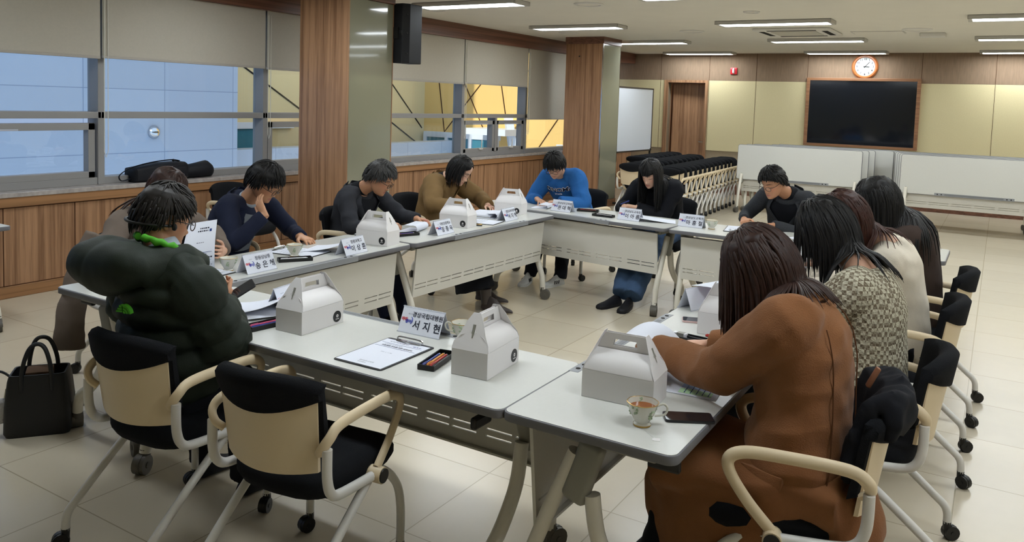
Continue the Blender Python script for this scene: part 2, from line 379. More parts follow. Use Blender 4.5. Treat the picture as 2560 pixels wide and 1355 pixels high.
struct('wall_corridor', MB().b2((-7.0, FY+1.2, 0), (-4, FY+1.35, CZ)), M_gap, smooth=False)
# wood-framed screen, clock, alarm
t = thing('wall_screen', 'large dark glass screen in a wooden frame on far wall', 'screen', (-2.18, FY-.02, 1.05))
f = MB()
for a, b in (((-.95, 0), (-.89, 1.25)), ((.89, 0), (.95, 1.25)), ((-.89, 0), (.89, .045)), ((-.89, 1.2), (.89, 1.25))): f.b2((a[0], -.05, a[1]), (b[0], 0, b[1]))
f.build('frame', wood_x, t, smooth=False, bevel=.004); MB().b2((-.89, -.028, .045), (.89, -.012, 1.2)).build('glass', M_glassdark, t, smooth=False)
t = thing('wall_clock', 'round wall clock with orange wooden rim and Roman-style hour numerals', 'clock', (-2.15, FY-.024, 2.505))
t['label'] = 'round white wall clock with an orange wooden rim'
Mx = rotM('X', 90)
MB().lathe([(.165, .0), (.215, .0), (.222, .018), (.20, .045), (.178, .045), (.165, .02)], 40, M=Mx, caps=False).build('rim', mat('clock_wood', '#B46A36', .3, .5, coat=.3), t)
MB().lathe([(.001, .015), (.172, .015), (.172, .02), (.001, .02)], 40, M=Mx).build('dial', mat('clock_dial', '#DCE0DC', .4, .3), t, smooth=False)
dt = MB()
for i in range(12):
    a = R(90-30*(i+1)); tm = text_mesh('numeral', str(i+1), .052, M_ink, None, frame4((.135*math.cos(a), -.0225, .135*math.sin(a)), (1, 0, 0), (0, 0, 1)), thick=.0005, bold=.0006)
    tm.parent = t
for ln, ang, wd, nm in ((.085, 90-94, .007, 'hour_hand'), (.128, 90-42, .005, 'minute_hand'), (.11, -92, .0015, 'second_hand')):
    a = R(ang); d = Vector((math.cos(a), 0, math.sin(a))); MB().tube([d*-.025+Vector((0, -.026, 0)), d*ln*.7+Vector((0, -.026, 0)), d*ln+Vector((0, -.026, 0))], [wd, wd, wd*.2], 6, flat=.3, up=(0, 1, 0)).build(nm, M_black, t)
t = thing('fire_alarm', 'small red fire alarm with white strobe on far wall', 'fire alarm', (-4.505, FY-.022, 2.41))
MB().box((0, -.015, 0), (.13, .03, .13)).build('housing', M_red, t, bevel=.008); MB().tube([(0, -.03, -.04), (0, -.045, -.03), (0, -.045, .03), (0, -.03, .04)], [.018, .022, .022, .018], 10).build('strobe', M_white, t)
# ceiling lights
M_lamp = mat('lamp_diffuser', '#FFFFFF', .5, .2, emit=((.88, .95, 1.0, 1), LAMP_STRENGTH))
M_fix = mat('lamp_housing', '#B9B7B2', .5, .4)
def ceiling_light():
    t = thing('ceiling_light', 'x', 'ceiling light', (0, 0, CZ), 0, 'ceiling light panels')
    f = MB(); f.b2((-.68, -.17, -.045), (.68, -.135, 0)); f.b2((-.68, .135, -.045), (.68, .17, 0)); f.b2((-.68, -.17, -.045), (-.635, .17, 0)); f.b2((.635, -.17, -.045), (.68, .17, 0)); f.b2((-.68, -.17, -.012), (.68, .17, 0))
    f.build('housing', M_fix, t, smooth=False, bevel=.006)
    MB().prism(rrect(1.27, .27, .03), -.040, -.030).build('diffuser', M_lamp, t, smooth=False); return t
LX = [-5.08, -2.42, .30, 3.0]; LY = [-.35, 2.2, 4.75, 7.3, 9.92, 12.52, 15.12]
seen = {(0, 3): 'ceiling light nearest the black wall speaker', (0, 4): 'ceiling light in front of the second wood column', (0, 5): 'ceiling light just past the second wood column', (0, 6): 'ceiling light above the door in the far wall',
        (1, 4): 'ceiling light beside the square air conditioner, nearer side', (1, 5): 'ceiling light just past the square air conditioner', (1, 6): 'ceiling light directly above the wall clock', (2, 4): 'cut-off ceiling light at right edge, nearest of three', (2, 5): 'cut-off ceiling light at right edge, second of three', (2, 6): 'cut-off ceiling light at right edge, farthest of three'}
cl = None
for i, x in enumerate(LX):
    for j, yy in enumerate(LY):
        if j == 0: continue
        c = ceiling_light() if cl is None else copy_tree(cl)
        if cl is None: cl = c
        c.location = (x, yy, CZ); c['label'] = 'long white ' + seen.get((i, j), 'ceiling light out of the picture')
        if (i, j) not in seen: c['group'] = 'ceiling light panels over the near half'
# ceiling fittings
def diffuser(x, y, r, lab):
    t = thing('ceiling_speaker', lab, 'ceiling fitting', (x, y, CZ), 0, 'round ceiling fittings')
    MB().lathe([(r, 0), (r, -.006), (r*.86, -.016), (r*.80, -.010), (r*.80, 0)], 32).build('ring', M_white, t); MB().lathe([(.001, -.006), (r*.8, -.006), (r*.8, -.002), (.001, -.002)], 28).build('grille', M_ceil, t)
for a in ((-5.86, 7.72, .14, 'round white ceiling fitting beside the nearest light panel'), (-3.86, 7.78, .16, 'round white ceiling fitting at the top edge of the picture'), (-5.70, 10.86, .155, 'round ceiling fitting above the second column'), (-2.42, 8.9, .09, 'small round ceiling fitting, alone in mid ceiling'), (-3.80, 10.96, .17, 'round ceiling fitting left of the air conditioner'), (-.98, 11.25, .175, 'round ceiling fitting right of the access panel')): diffuser(*a)
t = thing('air_conditioner', 'square white four-way ceiling air conditioner', 'air conditioner', (-2.42, 11.23, CZ-.002))
MB().prism(rrect(.98, .98, .05), -.03, 0).build('body', M_white, t, smooth=False, bevel=.01)
v = MB()
for q in range(4):
    Mz = rotM('Z', 90*q); v.box(Mz @ Vector((0, .40, -.031)), (.62, .07, .004), Mz)
v.build('louver', M_slot, t, smooth=False); MB().prism(rrect(.58, .58, .02), -.036, -.028).build('grille', mat('ac_grille', '#BDBAB0', .6, .3), t, smooth=False)
t = thing('access_panel', 'rectangular white access panel flush in ceiling', 'access panel', (-1.47, 11.6, CZ)); MB().b2((-.3, -.16, -.008), (.3, .16, 0)).build('panel', M_ceil, t, smooth=False, bevel=.002)
MB().b2((-.32, -.18, -.004), (.32, .18, 0)).build('rim', M_fix, t, smooth=False)
t = thing('projector_mount', 'small white box fixed to ceiling beside round fitting', 'ceiling box', (-.84, 11.85, CZ)); MB().b2((-.15, -.12, -.05), (.15, .12, 0)).build('body', M_white, t, smooth=False, bevel=.01)
t = thing('wall_speaker', 'tall black loudspeaker fixed to the first wood column', 'speaker', (-5.38, 6.47, 2.04))
MB().prism([(-.085, 0), (.04, 0), (.088, .07), (.088, .27), (-.085, .27)], 0, .615).build('cabinet', mat('speaker_black', '#1B1C20', .55, .3), t, smooth=False, bevel=.008)
MB().box((-.005, .0, .31), (.09, .006, .05)).build('grip', M_black, t, bevel=.002)
for z_ in (.1, .31, .5): MB().sphere((.07, .045, z_), .008, 8, 6).build('bolt', M_black, t)
MB().b2((-.06, -.02, .25), (.0, .01, .37)).build('bracket', M_black, t, smooth=False)
# whiteboard
t = thing('whiteboard', 'white mobile whiteboard standing behind the second column', 'whiteboard', (-5.55, 13.0, 0), R(-3))
f = MB()
for a, b in (((-.9, .86), (.9, .885)), ((-.9, 1.975), (.9, 2.0)), ((-.9, .86), (-.875, 2.0)), ((.875, .86), (.9, 2.0))): f.b2((-.014, a[0], a[1]), (.014, b[0], b[1]))
f.build('frame', mat('whiteboard_frame', '#3A3028', .5, .4), t, smooth=False); MB().b2((-.008, -.88, .88), (.008, .88, 1.98)).build('board', mat('whiteboard_face', '#DDE2EA', .3, .5), t, smooth=False)
for s in (-1, 1):
    MB().tube([(0, s*.86, .03), (0, s*.86, .9)], .018, 8).build('post', M_slot, t); MB().tube([(-.28, s*.86, .05), (.28, s*.86, .05)], .018, 8).build('foot', M_slot, t)

# ------------------------------------------------------------------ outside
M_bt = grid_mat('outside_blue_tile', '#AEBACD', '#8694AC', 1.35, 1.0, .012, 'yz', .35, .5, .04, (0, .32))
M_yel = grid_mat('outside_yellow_tile', '#E9B45E', '#B98A45', 3.0, 9.0, .02, 'xz', .6, .3, .02)
M_yel_shaded = mat('outside_yellow_shaded', '#D9C79A', .7, .3)  # greyed copy of the outside yellow, shade put into the colour
M_teal = mat('outside_teal_glass', '#3E7F93', .1, .5)
M_outw = mat('outside_white', '#D9DDE4', .6, .3)
B = tag(MB().b2((-14, -14, -6), (-11.6, 9.55, 14)).build('exterior_building', M_bt, smooth=False), kind='structure')
MB().b2((-12.4, 9.55, -6), (-12.0, 17.2, .62)).build('low_wall', M_bt, B, smooth=False)
k = MB().b2((-14, 9.55, -6), (-13.2, 17.0, 14)); Y = k.build('yellow_wall_shaded', M_yel_shaded, B, smooth=False)  # sunless side of the yellow building, its shaded tone painted in
k = MB()
for (y0, z0, y1, z1) in ((10.3, 2.6, 13.2, 1.0), (13.2, 1.0, 14.1, 3.4), (14.1, 3.4, 16.9, .9), (12.4, -.3, 13.2, 1.0), (14.6, 1.6, 16.9, .4)):
    k.tube([(-13.195, y0, z0), (-13.195, y1, z1)], .018, 6)
k.build('panel_joint', M_slot, Y)
k = MB().b2((-13.26, 9.6, -3), (-13.15, 11.5, 1.0)); k.b2((-13.26, 16.9, -3), (-13.1, 17.0, .35)); k.build('teal_glazing', M_teal, B, smooth=False)
MB().b2((-13.3, 9.55, .95), (-13.1, 12.3, 1.08)).build('white_band', M_outw, B, smooth=False)
k = MB().b2((-14, 17.0, -6), (-2, 19, 14)); Y2 = k.build('yellow_wall', mat('outside_yellow', '#E6BE78', .7, .2), B, smooth=False)
k = MB()
for (x0, z0, x1, z1) in ((-12.9, 3.2, -12.3, -.5), (-12.6, 3.4, -11.2, .8), (-12.8, .5, -10.6, 3.0), (-11.0, 3.2, -10.4, .2), (-10.4, 2.8, -8.4, 1.0), (-9.9, .2, -8.2, 2.6)): k.tube([(x0, 16.995, z0), (x1, 16.995, z1)], .014, 6)
k.build('panel_joint', M_gap, Y2)
k = MB().b2((-13.0, 16.9, -3), (-10.9, 17.02, .72)); Wn = k.build('window_strip', M_teal, B, smooth=False)
k = MB().b2((-13.1, 16.86, .68), (-10.75, 17.0, .82))
for x in (-13.05, -12.35, -11.6, -10.85): k.b2((x-.05, 16.85, -3), (x+.05, 17.0, .75))
k.build('window_frame', M_outw, Wn, smooth=False)
k = MB(); k.tube([(-9.75, 16.5, -1), (-10.25, 16.5, 1.35)], .13, 4); k.b2((-11.2, 16.0, .85), (-10.0, 17, 1.0)); k.build('white_brace', M_outw, B, smooth=False)
MB().b2((-9.05, 16.93, -.6), (-8.8, 17.02, .62)).build('slit_window', M_teal, B, smooth=False); k = MB().b2((-9.1, 16.9, .6), (-8.72, 17.0, .68)); k.b2((-8.8, 16.9, -.6), (-8.72, 17.0, .68)); k.build('window_frame', M_outw, B, smooth=False)
MB().lathe([(.10, 0), (.10, .03), (.06, .08), (.03, .10), (.001, .10)], 20, c=(-11.6, 7.9, 1.0), M=rotM('Y', 90)).build('exterior_vent', M_chrome, B)
tag(MB().b2((-30, -14, -6.2), (-7.05, 40, -6)).build('exterior_ground', M_outw, smooth=False), kind='structure')
# ================================================================== TABLES
TZ = .72
def caster(p, d, r, m, parent, name='caster'):
    """twin-wheel caster under point p, trailing along d"""
    d = Vector((d[0], d[1], 0)).normalized(); w = Vector((-d.y, d.x, 0)); p = Vector(p); c = p + d*r*.55; c.z = r
    k = MB()
    for s in (-1, 1): k.tube([c+w*s*r*.18, c+w*s*r*.62], r, 16)
    k.tube([c+w*-r*.7, c+w*r*.7], r*.30, 8)
    k.tube([p+Vector((0, 0, r*2.5)), p+Vector((0, 0, r*1.5)), c+Vector((0, 0, r*.9))], [r*.55, r*.62, r*.5], 10)
    k.tube([c+w*-r*.2, c+w*r*.2], r*1.06, 14)
    return k.build(name, m, parent, bevel=0)
def modesty(L, z1, h, y, tilt=0):
    """sheet-metal panel with rows of slots actually cut out"""
    M = rotM('X', tilt); k = MB(); x0 = -L/2+.09; x1 = L/2-.09; t = .012
    xs = [x0]; n = 6; st = (x1-x0)/n; slots = []
    for i in range(n):
        c = x0+st*(i+.5); slots += [(c-.125, c-.007), (c+.007, c+.125)]
    zr = [(-h+.055, -h+.062), (-h+.083, -h+.09)]
    def bx(a, b, c, d):
        k.box(M @ Vector(((a+b)/2, 0, (c+d)/2)) + Vector((0, y, z1)), (b-a, t, d-c), M)
    bx(x0, x1, zr[1][1], 0); bx(x0, x1, -h, zr[0][0]); bx(x0, x1, zr[0][1], zr[1][0])
    for c, d in zr:
        p = x0
        for a, b in slots: bx(p, a, c, d); p = b
        bx(p, x1, c, d)
    # folded rims
    k.box(M @ Vector(((x0+x1)/2, -.012, -h+.004)) + Vector((0, y, z1)), (x1-x0, .03, .008), M); k.box(M @ Vector(((x0+x1)/2, -.012, -.004)) + Vector((0, y, z1)), (x1-x0, .03, .008), M)
    return k
def make_table(L, label, loc, rz, group, folded=False, detail=True):
    t = thing('folding_table', label, 'table', loc, rz, group); D = .57
    if not folded: T = Matrix.Identity(4)
    else: T = Matrix.Translation((0, .03, .815)) @ Matrix.Rotation(R(-86), 4, 'X') @ Matrix.Translation((0, 0, -TZ+.01))
    def put(mb, name, m, par=t, **k):
        me = mb.mesh(name, **k); me.transform(T); return obj(name, me, m, par)
    E_ = put(MB().prism(rrect(L, D, .035, 5), TZ-.030, TZ-.0012), 'edge_band', M_edge, smooth=True, bevel=.004)
    put(MB().prism(rrect(L-.012, D-.012, .03, 5), TZ-.005, TZ), 'tabletop', M_laminate, smooth=False)
    k = MB(); k.b2((-.49, D/2-.038, TZ-.034), (.49, D/2+.0035, TZ+.0012)); put(k, 'pen_tray', M_traygrey, smooth=False, bevel=.003)
    k = MB(); k.b2((-.36, D/2-.028, TZ+.001), (.36, D/2-.008, TZ+.002)); k2 = put(k, 'tray_groove', mat_groove, smooth=False)
    for s in (-1, 1):
        for q in (.40, .45): put(MB().lathe([(.009, 0), (.009, .0024), (.001, .0024)], 14, c=(s*q, D/2-.018, TZ)), 'pen_hole', M_slot, smooth=False)
    k = MB(); k.b2((-L/2+.12, -.05, TZ-.075), (L/2-.12, .0, TZ-.032)); put(k, 'beam', M_panelw, smooth=False, bevel=.004)
    for s in (-1, 1):
        k = MB(); k.b2((s*(L/2-.10)-.025, -.20, TZ-.07), (s*(L/2-.10)+.025, .20, TZ-.03)); put(k, 'bracket', M_coverg, smooth=False, bevel=.006)
    if folded: modesty(L, .545, .21, .0, 0).build('modesty_panel', M_panelw, t, smooth=False)
    else: modesty(L, .665, .34, .225, -5).build('modesty_panel', M_panelw, t, smooth=False)
    for s in (-1, 1):
        x = s*(L/2-.085)
        k = MB(); Mx = rotM('X', 18); k.box(Vector((x, .03, .565)), (.052, .085, .21), Mx); k.build('leg_cover', M_coverg, t, bevel=.02, seg=3)
        k = MB(); k.tube([(x, .06, .62), (x, .15, .40), (x, .225, .20), (x, .235, .085)], [.025]*4, 12, flat=.9); lf = k.build('leg', M_legw, t)
        caster((x, .235, 0), (.35*s, .9, 0), .042, M_castg, lf)
        k = MB(); k.tube(bez([(x, .0, .5), (x, -.03, .36), (x, -.12, .245), (x, -.225, .165), (x, -.25, .085)], 5), .025, 12); lr = k.build('leg', M_legw, t)
        caster((x, -.25, 0), (-.4*s, -.9, 0), .042, M_castg, lr)
        k = MB(); k.b2((x-.012-s*.035, -.26, TZ-.10), (x+.012-s*.035, -.16, TZ-.06)); put(k, 'release_lever', M_black, smooth=False, bevel=.008)
    return t
mat_groove = mat('tray_groove_grey', '#6F7174', .5, .4)
GT = 'tables of the meeting square'
make_table(1.94, 'white table nearest the camera, two lunch boxes at its ends', (-2.235, 2.335, 0), 0, GT)
make_table(1.90, 'white table in front of the woman in the camel coat', (-.985, 3.005, 0), R(90), GT)
make_table(1.90, 'white table in front of the women in cream and dark brown', (-.985, 4.93, 0), R(90), GT)
make_table(2.02, 'white table in front of the man in the navy blazer', (-3.545, 3.095, 0), R(-90), GT)
make_table(1.86, 'white table in front of the man in charcoal and the woman in tan', (-3.515, 5.06, 0), R(-91.5), GT)
make_table(2.0, 'white table in front of the man in the blue sweatshirt', (-3.165, 6.345, 0), R(180-7), GT)
make_table(1.92, 'white table in front of the man with the yellow badge', (-1.215, 6.215, 0), R(180), GT)
make_table(1.8, 'spare white table at the left edge by the wainscot', (-6.005, 1.93, 0), R(90), None)
for i in range(5):
    make_table(1.9, ['nearest folded table of the stack left of the screen', 'second folded table of the stack left of the screen', 'third folded table of the stack left of the screen', 'fourth folded table of the stack left of the screen', 'rearmost folded table of the stack left of the screen'][i], (-2.72+.06*i+(.18 if i > 2 else 0), 13.15+.23*i, 0), R(180), 'folded tables left of the screen', True)
for i in range(5):
    make_table(1.9, ['nearest folded table of the stack at the right edge', 'second folded table of the stack at the right edge', 'third folded table of the stack at the right edge', 'fourth folded table of the stack at the right edge', 'rearmost folded table of the stack at the right edge'][i], (-.27-.05*i, 12.95+.23*i, 0), R(180), 'folded tables at the right edge', True)

# ================================================================== CHAIRS
def make_chair(label, flipped=False):
    t = thing('office_chair', label, 'chair')
    # seat: domed superellipse cushion
    def outline(sc, n=28):
        o = []
        for k in range(n):
            a = 2*math.pi*k/n; c, s = math.cos(a), math.sin(a)
            o.append((.222*sc*abs(c)**.55*(1 if c > 0 else -1), .235*sc*abs(s)**.55*(1 if s > 0 else -1)))
        return o
    Sm = Matrix.Identity(4) if not flipped else Matrix.Translation((0, .02, .43)) @ Matrix.Rotation(R(72), 4, 'X') @ Matrix.Translation((0, -.02+.18, -.43))
    k = MB(); rs = []
    for sc, z in ((.72, .385), (.93, .392), (1.0, .42), (1.0, .445), (.95, .468), (.75, .478), (.3, .48)):
        rs.append([Vector((x, y+.02, z - (.018 if y < -.1 else 0)*0 + (.012*(x/.24)**2) - (.02*max(0, y/.235)**3))) for x, y in outline(sc)])
    k.rings(rs); me = k.mesh('seat', ang=60); me.transform(Sm); obj('seat', me, M_chairfab, t)
    k = MB(); k.b2((-.16, -.12, .372), (.16, .15, .39)); me = k.mesh('seat_pan', smooth=False, bevel=.008); me.transform(Sm); obj('seat_pan', me, M_black, t)
    # back: beige shell and upholstered pad
    def by(x, z): return -.262 + .085*(x/.225)**2 - .16*(z-.50)
    nu, nv = 17, 9
    def shell(off):
        def P(i, j):
            u = -1+2*i/(nu-1); z = .505+.235*j/(nv-1) ; hw = .185+.015*j/(nv-1); x = u*hw
            return Vector((x, by(x, z)+off, z-.012*(1-u*u)*(1 if j == 0 else 0)))
        return P
    k = MB(); a, b = shell(0), shell(.012)
    rs = [[a(i, j) for j in range(nv)]+[b(i, j) for j in reversed(range(nv))] for i in range(nu)]
    k.rings(rs); k.build('backrest_shell', M_chairbeige, t, ang=50)
    k = MB(); rs = []
    for i in range(nu):
        u = -1+2*i/(nu-1); zb = .700+.05*u*u; zt = .828-.035*abs(u)**3; x = u*.212; x2 = u*.204
        loop = []
        for q in range(8): z = .56+(zt-.02-.56)*q/7; loop.append(Vector((x2, by(x2, z)+.05-.018*abs(u)**4, z)))
        loop.append(Vector((x, by(x, zt)+.028, zt))); loop.append(Vector((x, by(x, zt)+.004, zt-.004)))
        for z in (zt-.02, (zt+zb)/2, zb): loop.append(Vector((x, by(x, z)-.014, z)))
        loop.append(Vector((x, by(x, zb)+.004, zb-.004))); loop.append(Vector((x2, by(x2, .56)+.006, .57)))
        rs.append(loop)
    k.rings(rs); k.build('backrest_pad', M_chairfab, t, ang=60)
    for s in (-1, 1):
        x = s*.242; k = MB()
        k.tube(bez([(s*.20, -.215, .575), (s*.222, -.232, .60), (x, -.222, .635), (x, -.17, .662), (x, .0, .668), (x, .11, .664), (x, .158, .640), (x, .155, .595), (x, .10, .515), (x, .03, .44)], 5), .019, 10, flat=.68)
        k.build('armrest', M_chairbeige, t)
        k = MB(); k.tube(bez([(x-s*.005, -.228, .60), (x-s*.005, -.225, .50), (x-s*.006, -.20, .445), (x-s*.01, -.14, .425), (x, .02, .42)], 6), .0165, 10)
        k.build('back_upright', M_chairwhite, t)
        k = MB(); k.tube([(s*.18, .025, .42), (s*.272, .025, .42)], .028, 16); H = k.build('hub', M_chairbeige, t)
        MB().tube([(s*.271, .025, .42), (s*.277, .025, .42)], .024, 16).build('hub_cap', M_black, H)
        k = MB(); k.tube(bez([(x-s*.02, .03, .415), (x-s*.02, -.12, .30), (x-s*.02, -.27, .175), (x-s*.02, -.322, .125), (x-s*.02, -.33, .065)], 5), .0155, 10); l = k.build('leg', M_chairwhite, t)
        caster((x-s*.02, -.33, 0), (s*.5, -.8, 0), .029, M_black, l)
        k = MB(); k.tube(bez([(x-s*.035, .02, .415), (x-s*.035, .12, .385), (x-s*.035, .205, .30), (x-s*.035, .235, .20), (x-s*.035, .238, .065)], 5), .0155, 10); l = k.build('leg', M_chairwhite, t)
        caster((x-s*.035, .238, 0), (s*.3, -.9, 0), .029, M_black, l)
    MB().tube([(-.2, .025, .41), (.2, .025, .41)], .016, 10).build('cross_tube', M_chairwhite, t)
    return t
CH = [(-1.95, 1.94, 6, 'empty black and cream chair at the near table'),
      (-2.62, 1.91, 4, 'chair under the man in the green puffer jacket'),
      (-.52, 2.60, 101, 'chair under the woman in the camel coat, black jacket on its back'),
      (-.40, 3.30, 93, 'chair under the woman in the checked jacket'),
      (-.39, 4.30, 91, 'chair under the woman in the cream sweater'),
      (-.37, 5.16, 88, 'chair under the woman in dark brown at the far right'),
      (-4.24, 2.86, -84, 'chair under the woman hidden behind the puffer jacket'),
      (-4.36, 3.40, -82, 'chair under the man in the navy blazer'),
      (-5.98, 5.02, -88, 'empty chair against the wainscot behind the man in navy'),
      (-4.10, 4.55, -84, 'chair under the man in the charcoal blazer'),
      (-4.30, 5.62, -90, 'chair under the woman in the tan coat'),
      (-3.50, 6.98, 176, 'chair under the man in the blue sweatshirt'),
      (-2.58, 6.98, 180, 'chair under the woman in the black jacket'),
      (-1.48, 6.95, 172, 'chair under the man with the yellow badge')]
ch0 = None
for x, y, a, lab in CH:
    c = make_chair(lab) if ch0 is None else copy_tree(ch0)
    if ch0 is None: ch0 = c
    c['label'] = lab; c['group'] = 'chairs round the meeting square'; c.location = (x, y, 0); c.rotation_euler = (0, 0, R(a))
n0 = None
rows = [(-4.00, 10.9, 13, 'row by the folded tables'), (-4.64, 11.25, 12, 'middle row'), (-5.24, 12.9, 7, 'row by the whiteboard')]
for rx, ry, n, rl in rows:
    for i in range(n):
        c = make_chair('x', True) if n0 is None else copy_tree(n0)
        if n0 is None: n0 = c
        c.location = (rx-.012*i, ry+.255*i, 0); c.rotation_euler = (0, 0, R(2)); c['group'] = 'nested chairs, '+rl
        c['label'] = 'front chair of the nested black and cream chairs, '+rl if i == 0 else 'nested black and cream chair behind the first, '+rl

# ================================================================== THINGS ON THE TABLES
def place(o, x, y, z=TZ, a=0): o.location = (x, y, z); o.rotation_euler = (0, 0, R(a)); return o
M_sticker = mat('sticker_black', '#16171A', .4, .4)
def lunch_box(label):
    """gable box: body w(x) .145, l(y) .235; handle ridge runs along y"""
    t = thing('lunch_box', label, 'box', group='white gable lunch boxes')
    w, l, h = .145, .245, .095; k = MB()
    k.b2((-w/2, -l/2, 0), (w/2, l/2, h)); B = k.build('body', M_card, t, smooth=False, bevel=.0015, seg=1)
    # sloping roof panels, curved, meeting at the ridge
    hz, th = .152, .002
    for s in (-1, 1):
        pr = [(w/2, h), (w/2-.004, h+.018), (.045, hz-.012), (.022, hz-.004), (.010, hz+.004)]
        k = MB(); rs = [[Vector((s*x, -l/2+.004+(.02 if i > 2 else .006*i), z)) for i, (x, z) in enumerate(pr)], [Vector((s*x, l/2-.004-(.02 if i > 2 else .006*i), z)) for i, (x, z) in enumerate(pr)]]
        vs = rs[0]+rs[1]; n = len(pr); k.add(vs, [(i, i+1, n+i+1, n+i) for i in range(n-1)]); k.build('roof_flap', M_card, t, ang=50)
        # handle sheet with a cut-out, standing on the ridge
        k = MB(); x = s*.006; z0, z1 = hz-.002, hz+.058; a, b = l/2-.02, l/2-.055; ha, hb = .042, .038
        def Q(p): return Vector((x, p[0], p[1]))
        o_ = [(-a, z0), (a, z0), (b, z1), (-b, z1)]; i_ = [(-ha, z0+.018), (ha, z0+.018), (hb, z0+.040), (-hb, z0+.040)]
        vs = [Q(p) for p in o_]+[Q(p) for p in i_]+[Q(p)+Vector((s*.0015, 0, 0)) for p in o_]+[Q(p)+Vector((s*.0015, 0, 0)) for p in i_]
        fs = []
        for j in range(4):
            q = (j+1) % 4; fs += [(j, q, 4+q, 4+j), (8+j, 12+j, 12+q, 8+q), (4+j, 4+q, 12+q, 12+j), (j, 8+j, 8+q, q)]
        k.add(vs, fs); k.build('handle', M_card, t, smooth=False)
        # gable end, bowed, with a tongue slot
        k = MB(); yb = s*l/2; pr = [(-w/2, h-.002), (w/2, h-.002), (w/2-.004, h+.022), (.050, hz-.006), (.032, hz+.036), (.014, z1+.006), (-.014, z1+.006), (-.032, hz+.036), (-.050, hz-.006), (-w/2+.004, h+.022)]
        n = len(pr); ins = lambda z: max(0, (z-h))*.42
        vs = [Vector((x_, yb-s*ins(z_), z_)) for x_, z_ in pr]; vs += [v+Vector((0, -s*.0015, 0)) for v in vs]
        k.add(vs, [tuple(range(n)), tuple(range(2*n-1, n-1, -1))]+[(i, (i+1) % n, n+(i+1) % n, n+i) for i in range(n)]); ge = k.build('gable', M_card, t, smooth=False)
        k = MB(); zc = hz+.006; k.tube([(0, yb-s*(ins(zc-.024)-.0012), zc-.024), (0, yb-s*(ins(zc+.02)-.0012), zc+.02)], [.002, .006], 6, flat=.2, up=(0, 1, 0)); k.build('tongue_slot', M_coverg, ge)
    st = MB().lathe([(.024, 0), (.024, .0012), (.001, .0012)], 28, M=rotM('Y', 90), c=(w/2+.0002, l/2-.040, .034)).build('sticker', M_sticker, t, smooth=False)
    F4 = frame4((w/2+.0022, l/2-.040, .0385), (0, 1, 0), (0, 0, 1))
    text_mesh('sticker_mark', 'o', .024, M_card, st, F4, bold=.0012); F4 = frame4((w/2+.0022, l/2-.040, .0235), (0, 1, 0), (0, 0, 1)); text_mesh('sticker_lettering', '●●●●', .006, M_card, st, F4)
    return t
lb = None
for x, y, a, lab in ((-2.40, 2.355, 2, 'white lunch box on the near table beside the green puffer jacket'), (-1.53, 2.365, 5, 'white lunch box on the near table right of the pencil tray'),
                     (-1.005, 2.40, 94, 'white lunch box on the corner table beside the gold-rimmed teacup'), (-.93, 3.35, -88, 'white lunch box half hidden by the hair of the camel coat woman'),
                     (-3.45, 3.98, -84, 'white lunch box in front of the man in the charcoal blazer'), (-3.48, 4.93, -84, 'white lunch box in front of the woman in the tan coat'), (-3.555, 5.82, -80, 'white lunch box nearest the man in the blue sweatshirt'),
                     (-3.70, 2.27, 60, 'white lunch box mostly hidden behind the green puffer jacket')):
    c = lunch_box(lab) if lb is None else copy_tree(lb)
    if lb is None: lb = c
    c['label'] = lab; place(c, x, y, TZ, a)

M_acr = mat('acrylic_clear', '#DCE0EA', .08, .5, trans=0, alpha=.35)
def name_plate(org, nm, lab, x, y, a):
    """reads towards local -y"""
    t = thing('name_plate', lab, 'name plate', group='folded name plates'); L = .205; h = .098; d = .042
    sl = math.atan2(d, h); k = MB()
    for s in (1, -1):
        v = [Vector((-L/2, -s*d, 0)), Vector((L/2, -s*d, 0)), Vector((L/2, 0, h)), Vector((-L/2, 0, h))]
        n = Vector((0, -s*h, d)).normalized()*.0012; v = v+[q+n for q in v]
        k.add(v, [(0, 1, 2, 3), (7, 6, 5, 4), (0, 4, 5, 1), (1, 5, 6, 2), (2, 6, 7, 3), (3, 7, 4, 0)])
    k.build('card', M_paper, t, smooth=False)
    k = MB()
    for s in (1, -1): k.box((0, -s*d, .002), (L+.004, .008, .004))
    k.box((0, 0, h+.0005), (L+.004, .006, .004)); k.build('holder', M_acr, t, smooth=False)
    def F(u, v): # u along x, v up the slope
        p = Vector((u, -d, 0)) + Vector((0, d, h)).normalized()*v + Vector((0, -h, d)).normalized()*.0022
        return frame4(p, (1, 0, 0), (0, d, h))
    if org: text_mesh('organisation_lettering', org, .0235, M_ink, t, F(.026, .078), bold=.0003)
    for i, chx in enumerate(nm): text_mesh('name_lettering', chx, .041, M_ink, t, F(-.020+.051*i, .036), bold=.0007)
    text_mesh('emblem_red', '아이', .0165, M_red, t, F(-.083, .054), bold=.0008)
    text_mesh('emblem_blue', '좋아', .0165, mat_blue, t, F(-.062, .047), bold=.0008)
    k = MB()
    k.tube([F(-.056+.013*math.cos(aa), .052+.016*math.sin(aa)) @ Vector((0, 0, 0)) for aa in [R(-60+22*i) for i in range(7)]], [.0008, .0014, .0018, .002, .0018, .0014, .0008], 5); k.build('emblem_swoosh', mat_blue, t)
    text_mesh('emblem_caption', '경남교육', .006, M_inkl, t, F(-.060, .078)); place(t, x, y, TZ, a); return t
mat_blue = mat('emblem_blue', '#3E4FA8', .6, .2)
name_plate('경상국립대병원', '서지현', 'large name plate on the near table beside the clipboard', -1.965, 2.565, 2)
name_plate('창원상남중', '송은혜', 'name plate beside the two teacups at the left table', -3.385, 2.925, 92)
name_plate('창원과학고', '이상훈', 'name plate left of the charcoal man\'s lunch box', -3.345, 3.62, 94)
name_plate('대방초등학교', '장종욱', 'name plate beside the rolled paper and pens, left side', -3.365, 4.565, 92)
